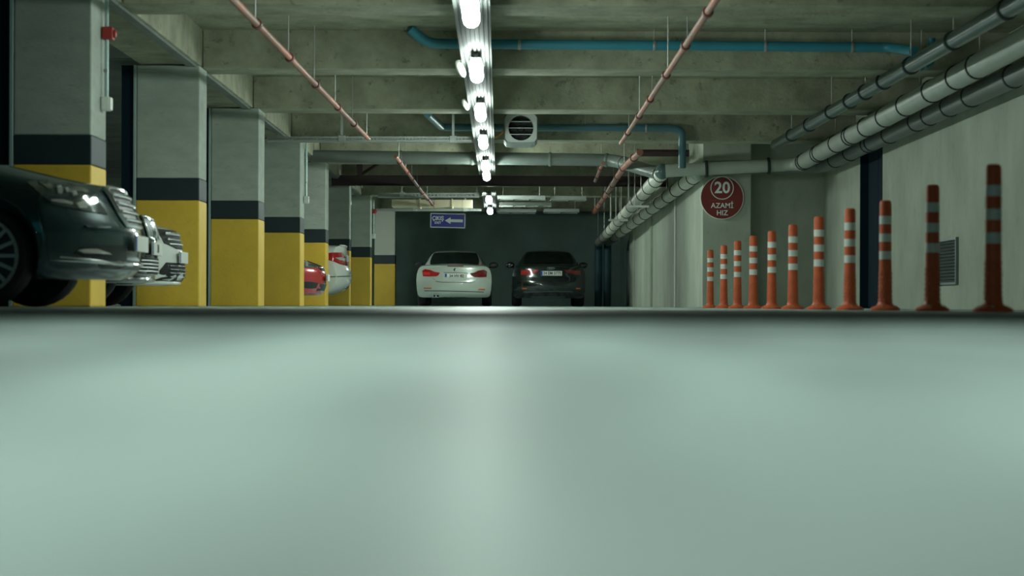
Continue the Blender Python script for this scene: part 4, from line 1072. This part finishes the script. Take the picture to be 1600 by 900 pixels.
mk(bw, 'badge_field', [(711, 421.5), (713, 420.0), (713.2, 421.8), (712, 423.3), (711, 423.6)], PLATE, off=0.012, parent=bd)
for x in (678.5, 684):
    q = bw.Mi @ P(x, 462.3, 51.58)
    bm = bmesh.new()
    n = 16; rr_ = [0.045, 0.037, 0.037]; xx = [-2.33, -2.33, -2.26]
    rings = [[bm.verts.new((X_, q.y + r_ * math.cos(2 * math.pi * k / n), q.z + r_ * math.sin(2 * math.pi * k / n))) for k in range(n)] for r_, X_ in ((0.045, -2.1), (0.045, -2.335), (0.036, -2.335), (0.036, -2.25))]
    for i in range(3):
        for k in range(n): bm.faces.new((rings[i][k], rings[i][(k + 1) % n], rings[i + 1][(k + 1) % n], rings[i + 1][k]))
    bm.faces.new(rings[3])
    e_ = mesh_from('exhaust_tip', bm, CHROME, bw.root, True)
    boxo('exhaust_bore', -2.255, -2.25, q.y - 0.024, q.y + 0.024, q.z - 0.024, q.z + 0.024, DARKIN, e_)

au = rear_car('black saloon parked tail out before the back wall', 858, 52.0, PT_BLACK, dict(
    L=4.46, W=1.80, zb=0.2, R=0.33, af=1.45, ar=-1.2, cf=(0.42, 2.8), cr=(0.24, 3.4), mir=PT_BLACK,
    xf=[(0.2, 2.1), (0.35, 2.23), (0.6, 2.22), (0.75, 2.15), (0.85, 2.05)],
    xr=[(0.18, -2.02), (0.26, -2.14), (0.34, -2.2), (0.45, -2.23), (0.60, -2.23), (0.67, -2.19), (0.75, -2.17), (0.95, -2.13), (1.02, -2.10), (1.07, -2.0)],
    top=[(-2.23, 1.02), (-2.05, 1.05), (-1.6, 1.06), (0.9, 1.0), (1.3, 0.96), (1.8, 0.9), (2.23, 0.78)],
    cab=dict(x=(1.0, 0.15, -0.8, -1.7), za=0.99, zd=1.03, zr=1.41, wb=0.80, wr=0.55, tp=0.18)))
tl = mk(au, 'tail_lamp', [(814, 422.5), (828, 421.5), (841, 421.5), (840, 425), (832, 428.5), (814, 429.5)], TAILR, res=9)
mk(au, 'tail_lamp', [(882, 422), (895, 422), (907, 423.5), (907, 429.5), (896, 428.5), (884, 425)], TAILD, res=9)
au.plate('rear', P(862, 427, 52).z, y=-0.055, text='34 EM 5775', hgt=0.115, out=0.012)
for k in range(4):
    cx = 857 + k * 2.6
    pts = []
    bm = bmesh.new(); n = 12
    c_ = au.Mi @ P(cx, 419.3, 52.0)
    hit = au.cast(Vector((-6, c_.y, c_.z)), Vector((1, 0, 0)))[0]
    tubeo('badge_ring', [hit + Vector((-0.012, 0.027 * math.cos(2 * math.pi * j / n), 0.027 * math.sin(2 * math.pi * j / n))) for j in range(n + 1)], 0.005, CHROME, au.root, 6)
mk(au, 'reflector', [(815.5, 450), (823, 449.8), (823, 451.8), (816, 451.8)], AMBER, off=0.008)
mk(au, 'reflector', [(900, 449.8), (907, 450), (906.5, 451.8), (900, 451.8)], AMBER, off=0.008)
mk(au, 'bumper_strip', [(818, 455.5), (858, 454.5), (895, 455), (895, 456.2), (858, 456), (818, 457)], mat('dull_grey_trim', (0.08, 0.11, 0.11), 0.3, 0.3, var=0.05), off=0.006, res=12)
mk(au, 'diffuser', [(828, 463), (884, 463), (882, 466), (831, 466)], mat('dull_grey_trim', (0.08, 0.11, 0.11)), off=0.006)
mk(au, 'trunk_seam', [(812, 432.5), (842, 440.5), (880, 440.5), (905, 432.5), (880, 441.2), (842, 441.2)], TRIMB, off=0.003, res=12)
